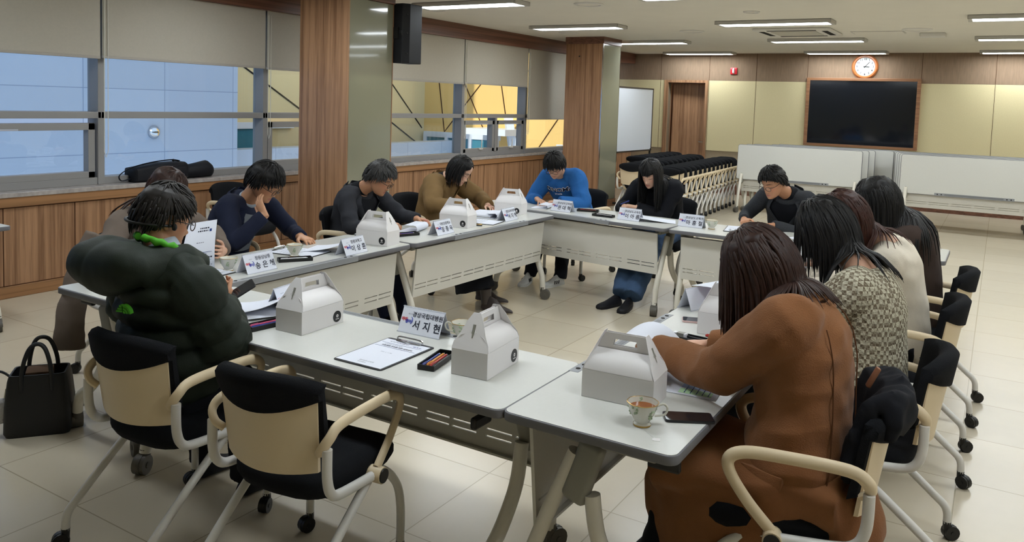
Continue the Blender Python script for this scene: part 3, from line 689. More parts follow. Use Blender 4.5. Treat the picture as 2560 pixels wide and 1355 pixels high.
name_plate('합천교육지원청', '서지혜', 'name plate in front of the lunch box farthest left side', -3.365, 5.46, 93)
name_plate('경상남도교육청', '권대혁', 'name plate in front of the man in the blue sweatshirt', -3.275, 6.25, -6)
name_plate('경상남도교육청', '이아름', 'name plate in front of the woman in the black jacket', -2.60, 6.185, -6)
name_plate('경상남도교육청', '마홍철', 'name plate beside the cup without handle, far table', -2.075, 6.20, -2)
name_plate('', '', 'name plate seen end-on behind the camel woman\'s tray', -1.19, 3.72, -112)
name_plate('', '', 'name plate half hidden behind the green man\'s papers', -2.71, 2.52, 100)

def lines_on(t, W_, H_, rows, m=M_ink, z=.0012, off=(0, 0)):
    """printed text bars: rows of (x0, x1, y, thickness) on a sheet"""
    for nm, q, mm in rows:
        k = MB()
        for x0, x1, y, th in q: k.b2((x0, y-th/2, z), (x1, y+th/2, z+.0004))
        k.build(nm, mm, t, smooth=False)
def wordrow(x0, x1, y, th, seed=0):
    r = random.Random(seed*31+int(y*1e4)); out = []; x = x0
    while x < x1:
        w = r.uniform(.006, .016); out.append((x, min(x+w, x1), y, th)); x += w+.004
    return out
M_clip = mat('clipboard_black', '#1E1E22', .5, .4)
M_navy = mat('rule_navy', '#33477E', .6, .2)
def clipboard(lab, x, y, a, plain=False):
    t = thing('clipboard', lab, 'clipboard', group='black clipboards')
    MB().prism(rrect(.225, .325, .012), 0, .004).build('board', M_clip, t, smooth=False, bevel=.001)
    p = MB().b2((-.105, -.155, .004), (.105, .142, .0056)).build('sheets', M_paper, t, smooth=False)
    k = MB(); k.tube(bez([(-.06, .150, .008), (-.055, .150, .020), (0, .150, .022), (.055, .150, .020), (.06, .150, .008)], 4), .003, 6); k.tube(bez([(-.055, .136, .007), (-.02, .134, .010), (0, .125, .014), (.02, .134, .010), (.055, .136, .007)], 4), .0028, 6); k.b2((-.06, .138, .004), (.06, .156, .009)); k.build('clip', M_chrome, t)
    if not plain:
        text_mesh('heading', '위험학생 지원을 위한 협의자료', .0115, M_ink, p, Matrix.Translation((0, .068, .0062)), bold=.0003)
        text_mesh('heading', '관계회복 및 갈등 중재', .0095, M_ink, p, Matrix.Translation((-.03, .085, .0062)))
        text_mesh('footer', '경상남도교육청', .0105, M_ink, p, Matrix.Translation((.01, -.118, .0062))); text_mesh('footer', '학생생활과', .0085, M_ink, p, Matrix.Translation((0, -.134, .0062)))
        text_mesh('date', '2025. 2. 11.(화)', .0085, M_inkl, p, Matrix.Translation((.005, .0, .0062)))
        lines_on(p, 0, 0, (('rule', ((-.095, .095, .098, .0012), (-.095, .095, .054, .0016)), M_navy), ('caption', wordrow(-.07, .02, .118, .003, 1), M_inkl), ('caption', wordrow(.045, .085, .112, .004, 2), M_navy)), z=.0058)
    else:
        lines_on(p, 0, 0, tuple(('print', wordrow(-.08, .08, .10-.022*i, .003, i), M_inkl) for i in range(7)), z=.0058)
    return place(t, x, y, TZ, a)
clipboard('clipboard with printed cover sheet lying alone on near table', -1.915, 2.265, 1)
clipboard('clipboard under the flipped sheets of the man in navy', -3.60, 3.43, 100, True)
clipboard('clipboard under the papers held by the hidden woman', -3.58, 2.70, 96, True)
clipboard('clipboard lying in front of the woman in the tan coat', -3.47, 5.22, 100, True)
clipboard('clipboard under the open papers beside the puffer jacket', -2.78, 2.345, -25, True)
clipboard('clipboard in front of the man with the yellow badge', -1.72, 6.32, 190, True)

def paper(lab, P, x, y, a, z=TZ, tilt=0, prints=(), name='paper_sheet', n=14, W_=.21, H_=.297, thick=.0012):
    """sheet bent by profile P(v)->(y,z) along its length v in 0..1"""
    t = thing(name, lab, 'paper', group='loose papers'); k = MB(); rs = []
    for i in range(n+1):
        yy, zz = P(i/n); rs.append([Vector((-W_/2, yy, zz)), Vector((W_/2, yy, zz)), Vector((W_/2, yy, zz+thick)), Vector((-W_/2, yy, zz+thick))])
    k.rings(rs); k.build('sheet', M_paper, t, ang=60)
    place(t, x, y, z, a); 
    if tilt: t.rotation_euler = (R(tilt[0]), R(tilt[1]), R(a))
    return t
def curl(h0, h1, flat=.3, r=.05, L=.297):
    """flat part then a rolled-over part"""
    def P(v):
        s = v*L; f = flat*L
        if s < f: return (s-L*.5, h0)
        a = min((s-f)/r, 3.6); rest = max(0, (s-f)-3.6*r)
        return (f-L*.5+r*math.sin(a) - rest*.8, h0+r*(1-math.cos(a)) + rest*.05*h1)
    return P
def arch(h, L=.297, lift=.0):
    return lambda v: ((v-.5)*L*.94, h*math.sin(math.pi*min(1, v*.8+.2*v))**1.0*1.0 + lift*v)
def flapup(h, L=.297):
    """lies at one end, sweeps up and over"""
    return lambda v: ((v-.5)*L*(1-.25*v), h*(v**1.5))
def slope(h, L=.297): return lambda v: ((v-.5)*L*.95, h*v*v)
PT = TZ+.006
paper('sheet folded up against the lunch box of the puffer man', flapup(.075), -2.72, 2.39, -62, PT)
paper('printed sheet flat beside the green sleeve', lambda v: ((v-.5)*.297, .0005), -2.735, 2.30, -25, PT+.002)
paper('sheet flipped back over the clipboard of the man in navy', flapup(.06), -3.49, 3.60, -70, PT)
paper('rolled sheet under the hand of the man in charcoal', curl(0, .2, .42, .026), -3.53, 4.56, -75, TZ+.001)
paper('curled sheet in front of the woman in the tan coat', curl(0, .2, .5, .022), -3.50, 5.52, -70, TZ+.001)
paper('curled sheet in front of the man in the blue sweatshirt', curl(0, .2, .5, .018), -3.47, 6.36, -80, TZ+.001)
paper('drooping white sheet right of the black jacket woman\'s plate', lambda v: ((v-.5)*.297, .030*(1-v)**1.3), -2.40, 6.29, -70, TZ+.001)
paper('big white sheet arched under the camel woman\'s thumb', lambda v: ((v-.5)*.26, .125*math.sin(math.pi*(.12+.80*v))**.9), -1.095, 2.80, 96, PT-.01)
pc = thing('printed_handout', 'colour-printed handout between the lunch box and camel sleeve', 'paper', (-.90, 2.63, TZ+.001), R(96)); pc['group'] = 'loose papers'
k = MB(); rs = []
for i in range(13):
    v = i/12; s = v*.297; yy = s-.15; zz = 0
    if s > .20: a = (s-.20)/.03; yy = .05+.03*math.sin(a); zz = .03*(1-math.cos(a))
    rs.append([Vector((-.105, yy, zz)), Vector((.105, yy, zz)), Vector((.105, yy, zz+.0015)), Vector((-.105, yy, zz+.0015))])
k.rings(rs); k.build('sheet', M_paper, pc, ang=60)
for nm, c, x0, y0, x1, y1 in (('green_block', '#BFE3B8', -.09, -.13, -.045, -.02), ('blue_block', '#AEC3EA', -.035, -.12, .02, -.02), ('orange_block', '#F0CDB0', .03, -.13, .06, -.02), ('lavender_block', '#C9C6EC', .065, -.13, .095, -.03)):
    MB().b2((x0, y0, .0016), (x1, y1, .002)).build(nm, mat('print_'+nm, c, .7, .2), pc, smooth=False)
lines_on(pc, 0, 0, (('print', [q for i in range(5) for q in wordrow(-.085, .09, -.12+.02*i, .0035, i)], M_navy),), z=.0021)
paper('printed sheets lying beside the open pencil case', lambda v: ((v-.5)*.297, .0), -.93, 2.98, 84, TZ+.001)
lines_on(bpy.data.objects['paper_sheet.008'], 0, 0, (('print', [(-.08, -.01, .06-.008*i, .003) for i in range(4)], M_navy), ('print', wordrow(-.02, .09, .02, .004, 5)+wordrow(-.02, .09, -.01, .004, 6), M_inkl)), z=.0018)
paper('papers in front of the woman in the checked jacket', lambda v: ((v-.5)*.297, .012*v), -.93, 3.95, 80, TZ+.001)
paper('white papers in front of the woman in the cream sweater', lambda v: ((v-.5)*.297, .012*v), -.98, 4.45, 95, TZ+.001)
paper('papers in front of the woman in dark brown', lambda v: ((v-.5)*.297, .012*v), -.98, 5.1, 88, TZ+.001)
paper('sheet on the corner beside the badge man\'s left hand', slope(.02), -1.12, 6.12, 70, TZ+.001)
paper('white sheet over the plate behind the camel woman\'s lunch box', lambda v: ((v-.5)*.297, .10+.015*math.sin(math.pi*v)), -1.05, 3.75, -112, TZ, name='paper_sheet')
t = thing('book', 'thin book with a magenta edge in front of the checked jacket', 'book', (-.93, 3.66, TZ), R(86)); MB().b2((-.105, -.148, 0), (.105, .148, .012)).build('pages', M_paper, t, smooth=False); MB().b2((-.107, -.150, .012), (.107, .150, .0145)).build('cover', mat('magenta', '#A3246E', .5, .3), t, smooth=False)
t = thing('paper_pad', 'thick white paper block in front of the woman in tan', 'paper', (-3.63, 5.52, TZ), R(10)); MB().b2((-.11, -.15, 0), (.11, .15, .03)).build('sheets', M_paper, t, smooth=False, bevel=.002); MB().b2((-.111, -.151, .012), (.111, .151, .016)).build('divider', M_coverg, t, smooth=False)

PENC = {'black': '#1A1B1F', 'red': '#C23A34', 'orange': '#D9902E', 'blue': '#2E3F8F', 'pink': '#D4587E', 'violet': '#6E53B5', 'white': '#D8D8DC'}
for _k, _v in PENC.items(): mat('pen_'+_k, _v, .4, .4)
def pen(col, lab, loc, a, L=.14, tilt=0, r=.0045, z=0):
    t = thing('pen' if col not in ('orange', 'red', 'pink', 'violet') else 'coloured_pencil', lab, 'pen', loc, R(a), 'pens and pencils on the tables'); t.rotation_euler = (0, R(tilt), R(a))
    MB().tube([(-L/2, 0, 0), (L/2-.012, 0, 0)], r, 8).build('barrel', MATS['pen_'+col], t)
    MB().tube([(L/2-.012, 0, 0), (L/2, 0, 0)], [r, .001], 8).build('tip', MATS['pen_white'] if col in ('black', 'blue', 'white') else M_laminate, t)
    MB().b2((-L/2+.004, -.0015, r*.9), (-L/2+.04, .0015, r*1.4)).build('pocket_clip', MATS['pen_'+col], t, smooth=False); return t
def pencil_tray(lab, x, y, a, cols, who, lid=True):
    t = thing('pencil_case', lab, 'pencil case', group='open black pencil cases'); L, W_ = .19, .062; h = .02; k = MB()
    k.b2((-L/2, -W_/2, 0), (L/2, W_/2, .003)); 
    for s in (-1, 1): k.b2((-L/2, s*W_/2-.002, 0), (L/2, s*W_/2+.002, h)); k.b2((s*L/2-.002, -W_/2, 0), (s*L/2+.002, W_/2, h))
    k.build('base_tray', M_black, t, smooth=False, bevel=.0015)
    place(t, x, y, TZ, a)
    ca, sa = math.cos(R(a)), math.sin(R(a))
    for i, c in enumerate(cols):
        yy = -.021+.042*i/max(1, len(cols)-1); px = .003*((i*7) % 5-2)
        pen(c, c+(' pen' if c in ('black', 'blue', 'white') else ' pencil')+' lying in the pencil case '+who, (x+px*ca-yy*sa, y+px*sa+yy*ca, TZ+.010), a, .155)
    return t
pencil_tray('open black pencil case left of the right-hand near lunch box', -1.70, 2.30, 102, ('black', 'red', 'orange', 'blue'), 'beside the near clipboard')
pencil_tray('open black pencil case half behind the left near lunch box', -2.53, 2.245, 82, ('violet', 'blue', 'pink'), 'by the puffer jacket')
pencil_tray('black pencil case beside the navy man\'s teacup', -3.43, 3.24, 58, ('red', 'white'), 'by the navy man')
pencil_tray('black pencil case with orange pencil beside charcoal man\'s lunch box', -3.50, 4.33, 70, ('orange', 'red', 'blue'), 'by the charcoal man')
pencil_tray('black pencil case right of the blue sweatshirt man\'s plate', -3.10, 6.40, 16, ('orange', 'red'), 'by the blue sweatshirt')
pencil_tray('black pencil case left of the black jacket woman\'s plate', -2.86, 6.21, -4, ('red', 'white'), 'by the black jacket')
pencil_tray('black pencil case between camel and checked women', -1.01, 3.14, -6, ('blue', 'black'), 'on the right table')
pen('red', 'red pen laid across the pencil case on the right table', (-.90, 3.17, TZ+.026), -4, .16, 0, .0055)
t = thing('eraser', 'white eraser in the pencil case on the right table', 'eraser', (-1.085, 3.165, TZ+.004), R(-6)); MB().b2((-.03, -.012, 0), (.03, .012, .018)).build('block', MATS['pen_white'], t, bevel=.003); MB().b2((-.012, -.0125, -.0002), (.02, .0125, .0184)).build('sleeve', M_coverg, t, smooth=False)

def phone(lab, x, y, a, z=TZ, col='#17181C', tilt=(0, 0)):
    t = thing('smartphone', lab, 'phone'); MB().prism(rrect(.074, .152, .010), 0, .008).build('body', mat('phone_'+col, col, .3, .5), t, bevel=.0015)
    MB().prism(rrect(.069, .147, .008), .008, .0084).build('screen', M_glassdark, t, smooth=False); place(t, x, y, z, a); t.rotation_euler = (R(tilt[0]), R(tilt[1]), R(a)); return t
phone('black phone lying behind the gold-rimmed teacup', -.765, 2.345, -60)
phone('rose-edged phone beside the half-hidden lunch box, right table', -1.10, 3.46, -70, TZ, '#D9B7B4')
phone('phone beside the clipboard of the woman in tan', -3.42, 5.04, -60)
phone('black phone on the left table right of the charcoal man\'s box', -3.36, 5.03, -40, TZ) if False else None

M_leaf = mat('cup_leaf_print', '#A9B79A', .3, .4)
def teacup(lab, x, y, a, handle=True, tea=False):
    t = thing('teacup', lab, 'teacup', group='patterned white teacups'); n = 28
    def rim(r, z, lob=0): return [Vector((r*(1+lob*math.cos(8*q*2*math.pi/n*1.0))*math.cos(q*2*math.pi/n), r*(1+lob*math.cos(8*q*2*math.pi/n))*math.sin(q*2*math.pi/n), z)) for q in range(n)]
    pr = [(.026, 0, 0), (.027, .006, 0), (.021, .011, 0), (.026, .020, .005), (.035, .035, .012), (.041, .052, .018), (.0475, .072, .022), (.0455, .072, .022), (.039, .052, .018), (.033, .035, .01), (.02, .018, 0), (.001, .016, 0)]
    MB().rings([rim(r, z, l) for r, z, l in pr]).build('bowl', M_china, t, ang=70)
    MB().rings([rim(.0478, .0708, .022), rim(.0482, .0725, .022), rim(.0462, .0730, .022), rim(.0452, .0712, .022)], False, True).build('gilt_rim', M_gold, t)
    MB().lathe([(.0262, .0005), (.0275, .003), (.0272, .006), (.0255, .004)], 28, caps=False).build('gilt_foot', M_gold, t)
    if handle: MB().tube(bez([(.043, 0, .060), (.062, 0, .068), (.074, 0, .056), (.066, 0, .036), (.036, 0, .030)], 5), [.0035]*21, 8).build('handle', M_china, t)
    r = random.Random(3)
    for i in range(5):
        a0 = 2*math.pi*i/5+.3; k = MB(); zc = .044+(.012 if i % 2 else -.002)
        for q in range(9):
            da = r.uniform(-.20, .20); dz = r.uniform(-.012, .012); zz = zc+dz; rr = .0325+(zz-.03)*.36+.0012; k.sphere((rr*math.cos(a0+da), rr*math.sin(a0+da), zz), (.0042, .0042, .0036), 6, 4)
        k.build('leaf_print', M_leaf, t)
    if tea: MB().lathe([(.001, .056), (.0405, .056), (.0405, .057), (.001, .057)], 28).build('tea', mat('tea', '#8A4A1B', .05, .5), t, smooth=False)
    return place(t, x, y, TZ, a)
teacup('gold-rimmed teacup holding tea on the corner of right table', -.865, 2.215, 28, True, True)
teacup('teacup beside the plate at the hidden woman\'s place', -3.50, 2.83, 150)
teacup('teacup on the clipboard edge in front of the navy man', -3.53, 3.33, 150)
teacup('teacup without a handle beside the far name plate', -1.91, 6.20, 90, False)
teacup('white cup half hidden behind the right near lunch box', -1.785, 2.585, 200)
teacup('patterned cup beside the tan woman\'s lunch box', -3.50, 5.10, 100, False)
t = thing('tea_bag_tag', 'small white tea bag tag on the table by gold-rimmed cup', 'tag', (-.79, 2.14, TZ), R(20)); MB().b2((-.011, -.010, 0), (.011, .010, .0008)).build('tag', M_card, t, smooth=False)
MB().tube([(-.008, .006, .001), (-.02, .03, .0015), (-.04, .06, .002)], .0005, 4).build('string', M_card, t)

# bags
M_bag = mat('bag_leather', '#17181A', .5, .4, bump=(60, .15, U))
t = thing('handbag', 'black leather tote standing on the floor at lower left', 'bag', (-3.92, 2.06, 0), R(52))
k = MB(); rs = []
for z, w_, d_ in ((0, .135, .085), (.02, .145, .092), (.15, .140, .095), (.27, .128, .085), (.30, .120, .082)):
    rs.append([Vector((x*2*w_/1.0*1, y*2*d_, z)) for x, y in rrect(1, 1, .12, 3)])
for z, w_, d_ in ((.30, .112, .074), (.10, .125, .08)): rs.append([Vector((x*2*w_, y*2*d_, z)) for x, y in rrect(1, 1, .12, 3)])
k.rings(rs); k.build('body', M_bag, t, ang=50)
for s in (-1, 1):
    MB().tube(bez([(-.065, s*.082, .22), (-.06, s*.085, .33), (-.035, s*.07, .42), (0, s*.06, .445), (.035, s*.07, .42), (.06, s*.085, .33), (.065, s*.082, .22)], 6), .010, 8).build('handle', M_bag, t)
MB().tube(bez([(-.12, .0, .27), (-.2, .05, .29), (-.33, .12, .18), (-.45, .2, .02), (-.62, .25, .012)], 6), .006, 6).build('shoulder_strap', M_bag, t)
MB().tube(bez([(.13, .02, .02), (.2, .06, .10), (.24, .05, .03), (.30, .02, .006)], 6), .004, 6).build('cable', M_black, t)
c = MB(); c.sphere((-.155, -.02, .13), (.035, .03, .05), 12, 8); c.sphere((-.165, -.02, .085), (.03, .028, .03), 12, 8); ch_ = c.build('plush_charm', mat('plush_white', '#C9C8CC', .95, .1, bump=(120, .8, U)), t)
MB().tube([(-.145, -.02, .18), (-.14, -.01, .22)], .006, 6).build('charm_clip', M_chrome, t)
MB().box((0, 0, .29), (.12, .06, .04), rotM('X', 20)).build('brown_pouch', mat('pouch_brown', '#5B4636', .8, .2), t, bevel=.01)
M_nyl = mat('bag_nylon', '#15171D', .7, .3, bump=(200, .2, U))
t = thing('shoulder_bag', 'black shoulder bag with zipped pocket on the window sill', 'bag', (-6.70, 4.62, .84), R(90))
k = MB(); rs = []
for x, h0, h1, d_ in ((-.30, 0, .10, .07), (-.28, 0, .125, .10), (0, 0, .16, .11), (.22, 0, .165, .11), (.25, 0, .15, .09)):
    rs.append([Vector((x, y_*2*d_, h0+(z_+.5)*(h1-h0))) for y_, z_ in rrect(1, 1, .18, 4)])
k.rings(rs); k.build('body', M_nyl, t, ang=50); k = MB().box((.09, -.105, .07), (.26, .03, .11)); k.build('front_pocket', M_nyl, t, bevel=.012)
MB().tube(bez([(-.30, -.02, .03), (-.40, -.04, .02), (-.41, -.03, .07), (-.3, -.03, .13), (-.1, -.03, .17), (.1, -.03, .185), (.2, -.02, .17)], 6), .014, 6, flat=.35).build('strap', M_nyl, t)
MB().tube([(-.05, -.125, .135), (-.01, -.13, .12)], .02, 6, flat=.4).build('buckle', M_black, t); MB().sphere((.13, -.03, .18), .013, 8, 6).build('zip_pull', M_black, t)
t = thing('pouch_bag', 'smaller black drawstring pouch beside the bag on sill', 'bag', (-6.70, 5.02, .84), R(90))
k = MB(); rs = []
for x, r_ in ((-.16, .05), (-.13, .065), (0, .075), (.11, .085), (.15, .07), (.17, .03)): rs.append([Vector((x, math.cos(q*math.pi/8)*r_*1.15, r_*.95+math.sin(q*math.pi/8)*r_*(.95))) for q in range(16)])
k.rings(rs); k.build('body', M_nyl, t, ang=60)
# ================================================================== PEOPLE
def wob(P, freq, seed, n=9):
    r = np.random.RandomState(seed); o = np.zeros(len(P))
    for i in range(n):
        k = r.normal(size=3); k *= freq*r.uniform(.6, 1.6)/np.linalg.norm(k); o += np.sin(P @ k + r.uniform(0, 6.28))
    return o/n**.5
def remesh(mb, voxel, smooth=2, fold=None, name='m', fn=None):
    me = mb.mesh('tmp', smooth=False); o = bpy.data.objects.new('tmp', me); COL.objects.link(o)
    m = o.modifiers.new('r', 'REMESH'); m.mode = 'VOXEL'; m.voxel_size = voxel
    if smooth: s = o.modifiers.new('s', 'SMOOTH'); s.factor = .5; s.iterations = smooth
    dg = bpy.context.evaluated_depsgraph_get(); out = bpy.data.meshes.new_from_object(o.evaluated_get(dg)); bpy.data.objects.remove(o); bpy.data.meshes.remove(me)
    out.name = name; n = len(out.vertices)
    if fold or fn:
        co = np.empty(n*3, np.float32); out.vertices.foreach_get('co', co); co = co.reshape(-1, 3).astype(float)
        nn = np.empty(n*3, np.float32); out.vertex_normals.foreach_get('vector', nn); nn = nn.reshape(-1, 3)
        if fold:
            amp, fr, sd = fold; w1 = wob(co+.03*np.stack([wob(co, fr*.5, sd+i) for i in (1, 2, 3)], 1), fr, sd); d = amp*(1-np.abs(np.clip(w1, -1.6, 1.6)))
            d += amp*.35*wob(co, fr*2.4, sd+9); co = co+nn*d[:, None]
        if fn: co = fn(co, nn)
        out.vertices.foreach_set('co', co.astype(np.float32).ravel()); out.update()
    out.shade_smooth(); return out
def shift(me, org): me.transform(Matrix.Translation(-Vector(org))); return me
def set_tint(me, cols):
    a = me.color_attributes.new('tint', 'FLOAT_COLOR', 'POINT'); c = np.ones((len(me.vertices), 4), np.float32); c[:, :3] = cols; a.data.foreach_set('color', c.ravel())
def coords(me):
    co = np.empty(len(me.vertices)*3, np.float32); me.vertices.foreach_get('co', co); return co.reshape(-1, 3).astype(float)

_HZ = np.array([(-.118, .012, .066, .045), (-.112, .030, .080, .022), (-.100, .043, .087, .002), (-.085, .053, .088, -.02), (-.065, .061, .087, -.045), (-.04, .067, .086, -.068), (-.015, .070, .085, -.083), (.01, .073, .087, -.093), (.035, .0755, .089, -.098), (.06, .075, .086, -.097), (.08, .070, .077, -.09), (.095, .060, .062, -.078), (.107, .044, .042, -.058), (.115, .022, .018, -.034), (.118, .004, -.004, -.012)])
def head_rings(nz=58, na=76, puff=None):
    """head in its own axes: x right, y forward, z up, origin between the ears"""
    zs = np.concatenate([np.linspace(-.118, .09, nz-14), np.linspace(.093, .118, 14)]); rs = []
    for z in zs:
        w, f, b = (np.interp(z, _HZ[:, 0], _HZ[:, i]) for i in (1, 2, 3)); yc = (f+b)/2 if z > .05 else b*.35+f*.2+.0; ring = []
        for k in range(na):
            a = 2*math.pi*k/na; s, c = math.sin(a), math.cos(a); e = .92
            x = w*abs(s)**e*(1 if s > 0 else -1); y = yc + ((f-yc) if c > 0 else (yc-b))*abs(c)**e*(1 if c > 0 else -1)
            if puff is None and c > .05:
                G = lambda A, x0, z0, sx, sz: A*math.exp(-((x-x0)/sx)**2-((z-z0)/sz)**2)
                d = G(.010, 0, -.008, .009, .022)+G(.021, 0, -.040, .011, .013)+G(.006, 0, -.065, .016, .005)+G(.006, 0, -.079, .014, .006)-G(.004, 0, -.072, .022, .0022)+G(.006, 0, -.103, .016, .012)
                for q in (-1, 1): d += G(.008, q*.013, -.045, .007, .007)-G(.011, q*.033, .004, .016, .011)+G(.006, q*.033, -.001, .012, .007)+G(.004, q*.03, .024, .02, .007)+G(.004, q*.046, -.025, .02, .02)
                y += d*min(1, c*3)
            ring.append((x, y, z))
        rs.append(ring)
    if puff is not None:
        R2 = []
        for ring in rs:
            q = []
            for (x, y, z) in ring:
                v = Vector((x, y, z)); n = Vector((x/.075**2, (y+.004)/.094**2, z/.118**2)).normalized(); q.append(tuple(v+n*puff(v)))
            R2.append(q)
        return R2
    return rs
def sstep(a, b, x): t = min(1, max(0, (x-a)/(b-a))); return t*t*(3-2*t)

class Fig:
    """a seated person; every number is metres in the room"""
    def __init__(s, label, P, N, H, head, heading, seed, skin='#C99A7C', build=1.0):
        s.P, s.N, s.H = Vector(P), Vector(N), Vector(H); s.seed = seed; s.bw = build; s.skin = skin
        s.org = Vector((P[0], P[1], 0)); s.t = thing('person', label, 'person', s.org, 0, 'people at the tables')
        a = R(heading); s.f = Vector((math.cos(a), math.sin(a), 0)); s.r = Vector((math.sin(a), -math.cos(a), 0))
        yaw, pitch, roll = (R(v) for v in head); f = Vector((math.cos(yaw), math.sin(yaw), 0)); r = Vector((math.sin(yaw), -math.cos(yaw), 0)); u = Vector((0, 0, 1))
        f2 = f*math.cos(pitch)-u*math.sin(pitch); u2 = r.cross(f2); r2 = r*math.cos(roll)+u2*math.sin(roll); u3 = r2.cross(f2)
        s.hm = Matrix(((r2.x, f2.x, u3.x, s.H.x), (r2.y, f2.y, u3.y, s.H.y), (r2.z, f2.z, u3.z, s.H.z), (0, 0, 0, 1))); s.arms = {}
        c = s.P*.5+s.N*.5 - s.f*.05 + Vector((0, 0, .07)); s.spine = lambda t: s.P*(1-t)**2+c*2*t*(1-t)+s.N*t*t
    def tors(s, t):
        """half width, half depth of the clothed torso"""
        T = [0, .12, .3, .5, .68, .82, .92, .98, 1.04]; w = [.185, .188, .178, .182, .198, .196, .155, .095, .066]; d = [.14, .142, .132, .128, .132, .125, .108, .088, .066]
        return float(np.interp(t, T, w))*s.bw, float(np.interp(t, T, d))*s.bw
    def surf(s, t, ang, off=0., sc=1.):
        """point on the torso: ang 0 = front, 90 = right side"""
        p = s.spine(t); tg = (s.spine(t+.01)-s.spine(t-.01)).normalized(); r = (s.r-tg*s.r.dot(tg)).normalized(); f = tg.cross(r); w, d = s.tors(t); a = R(ang)
        sh = s.f*0
        return p + r*math.sin(a)*(w*sc+off) + f*math.cos(a)*(d*sc+off)
    def arm(s, side, W_, hint, L1=.285, L2=.255, ts=.90):
        q = 1 if side == 'R' else -1; p = s.spine(ts); tg = (s.spine(.95)-s.spine(.85)).normalized(); r = (s.r-tg*s.r.dot(tg)).normalized()
        S = p + r*q*.165*s.bw + s.f*.01; W_ = Vector(W_); v = W_-S; d = min(v.length, (L1+L2)*.995); v.normalize(); a = (L1*L1-L2*L2+d*d)/(2*d); h = math.sqrt(max(1e-6, L1*L1-a*a))
        hn = Vector(hint); hn = (hn-v*hn.dot(v)).normalized(); E_ = S+v*a+hn*h; s.arms[side] = (S, E_, S+v*d)
    def torso_mb(s, k, sc=1., t0=-.02, t1=1.04, off=0., bands=None):
        rs = []; n = 80 if bands else 22
        for i in range(n+1):
            t = t0+(t1-t0)*i/n; o = off + (bands[0]*abs(math.sin(bands[1]*t*math.pi))**.6 if bands and t < .93 else 0); rs.append([s.surf(t, 360*j/30, o, sc) for j in range(30)])
        k.rings(rs)
    def sleeve_mb(s, k, side, r=(.078, .066, .057, .050, .043), w=1.0, end=1.0, bands=None, scale=1.):
        S, E_, W_ = s.arms[side]; inn = s.spine(.90).lerp(S, .35); pts = []; rad = []
        P_ = bez([inn, S, S.lerp(E_, .5), E_.lerp(S, .08), E_.lerp(W_, .08), E_.lerp(W_, .55), E_.lerp(W_, end)], 16 if bands else 6); m = len(P_)
        for i, p in enumerate(P_):
            u = i/(m-1); q = float(np.interp(u, [0, .17, .36, .56, .78, 1], [r[0]*.85, r[0], r[1], r[2], r[3], r[4]]))*w*scale
            if bands: q += bands[0]*abs(math.sin(u*math.pi*bands[1]))**.6
            rad.append(q)
        k.tube(P_, rad, 16)
    def hand_mb(s, k, side, d, n, curl=(20, 25, 20), thumb=.5, sc=1., spread=5, fingers=None):
        W_ = s.arms[side][2]; d = Vector(d).normalized(); n = Vector(n); n = (n-d*n.dot(d)).normalized(); sd = n.cross(d)*(-1 if side == 'R' else 1)
        rs = []
        for u, w_, th in ((-.02, .027, .021), (.02, .030, .018), (.055, .038, .0155), (.085, .040, .013), (.094, .036, .010)):
            c = W_+d*u*sc; rs.append([c+sd*w_*sc*math.cos(q*math.pi/7)+n*th*sc*math.sin(q*math.pi/7) for q in range(14)])
        k.rings(rs)
        tips = []
        for i, ln in enumerate((.074, .082, .076, .060)):
            b = W_+d*(.082-.006*abs(i-1.2))*sc+sd*(.0295-.0197*i)*sc; dd = (d+sd*math.tan(R(spread*(1.3-i)))).normalized(); th = 0; p = b; pts = [b-d*.012*sc, b]; cu = curl if fingers is None else fingers[i]
            for c, fr in zip(cu, (.46, .30, .24)):
                th += c; v = dd*math.cos(R(th))+n*math.sin(R(th)); p = p+v*ln*fr*sc; pts.append(p)
            k.tube(bez(pts, 3), [float(np.interp(j, [0, 12], [.0092, .0066]))*sc for j in range(len(pts)*3-2)], 8); k.sphere(pts[-1], .0066*sc, 8, 6); tips.append(pts[-1])
        b = W_+d*.022*sc+sd*.024*sc; v1 = (sd*(.75)+d*.55+n*.35*thumb).normalized(); v2 = (sd*.25+d*.9+n*.5*thumb).normalized(); p1 = b+v1*.038*sc; p2 = p1+v2*.032*sc; p3 = p2+v2*.024*sc
        k.tube(bez([b-v1*.015*sc, b, p1, p2, p3], 3), [.014*sc, .0135*sc, .013*sc, .0125*sc, .012*sc, .0115*sc, .011*sc, .0105*sc, .010*sc, .0095*sc, .009*sc, .0085*sc, .0075*sc], 8); k.sphere(p3, .0076*sc, 8, 6)
    def body(s, hands, voxel=.0043, brow='#241C18', lip='#A8605A'):
        k = MB(); hm = s.hm
        for rr in (head_rings(),): k.rings([[hm @ Vector(p) for p in q] for q in rr])
        for q in (-1, 1):
            k.sphere(hm @ Vector((q*.074, -.008, -.008)), (.009, .019, .031), 10, 8, hm.to_3x3() @ rotM('Z', q*18))
            k.tube([hm @ Vector((q*(.078+.006*math.sin(R(a_))), -.010-.016*math.cos(R(a_)), -.004+.028*math.sin(R(a_)))) for a_ in range(-60, 200, 26)], .0042, 6)
        k.tube([s.spine(.9), s.N, s.N.lerp(hm @ Vector((0, -.025, -.05)), .6), hm @ Vector((0, -.02, -.03))], [.09, .058, .054, .052], 20)
        s.torso_mb(k, .78, .1, .98)
        for sd in s.arms:
            s.sleeve_mb(k, sd, (.055, .045, .040, .036, .026), 1., 1.0); 
            if hands.get(sd): s.hand_mb(k, sd, **hands[sd])
        me = remesh(k, voxel, 1, name='body'); co = coords(me); inv = np.array(hm.inverted()); L = co @ inv[:3, :3].T + inv[:3, 3]
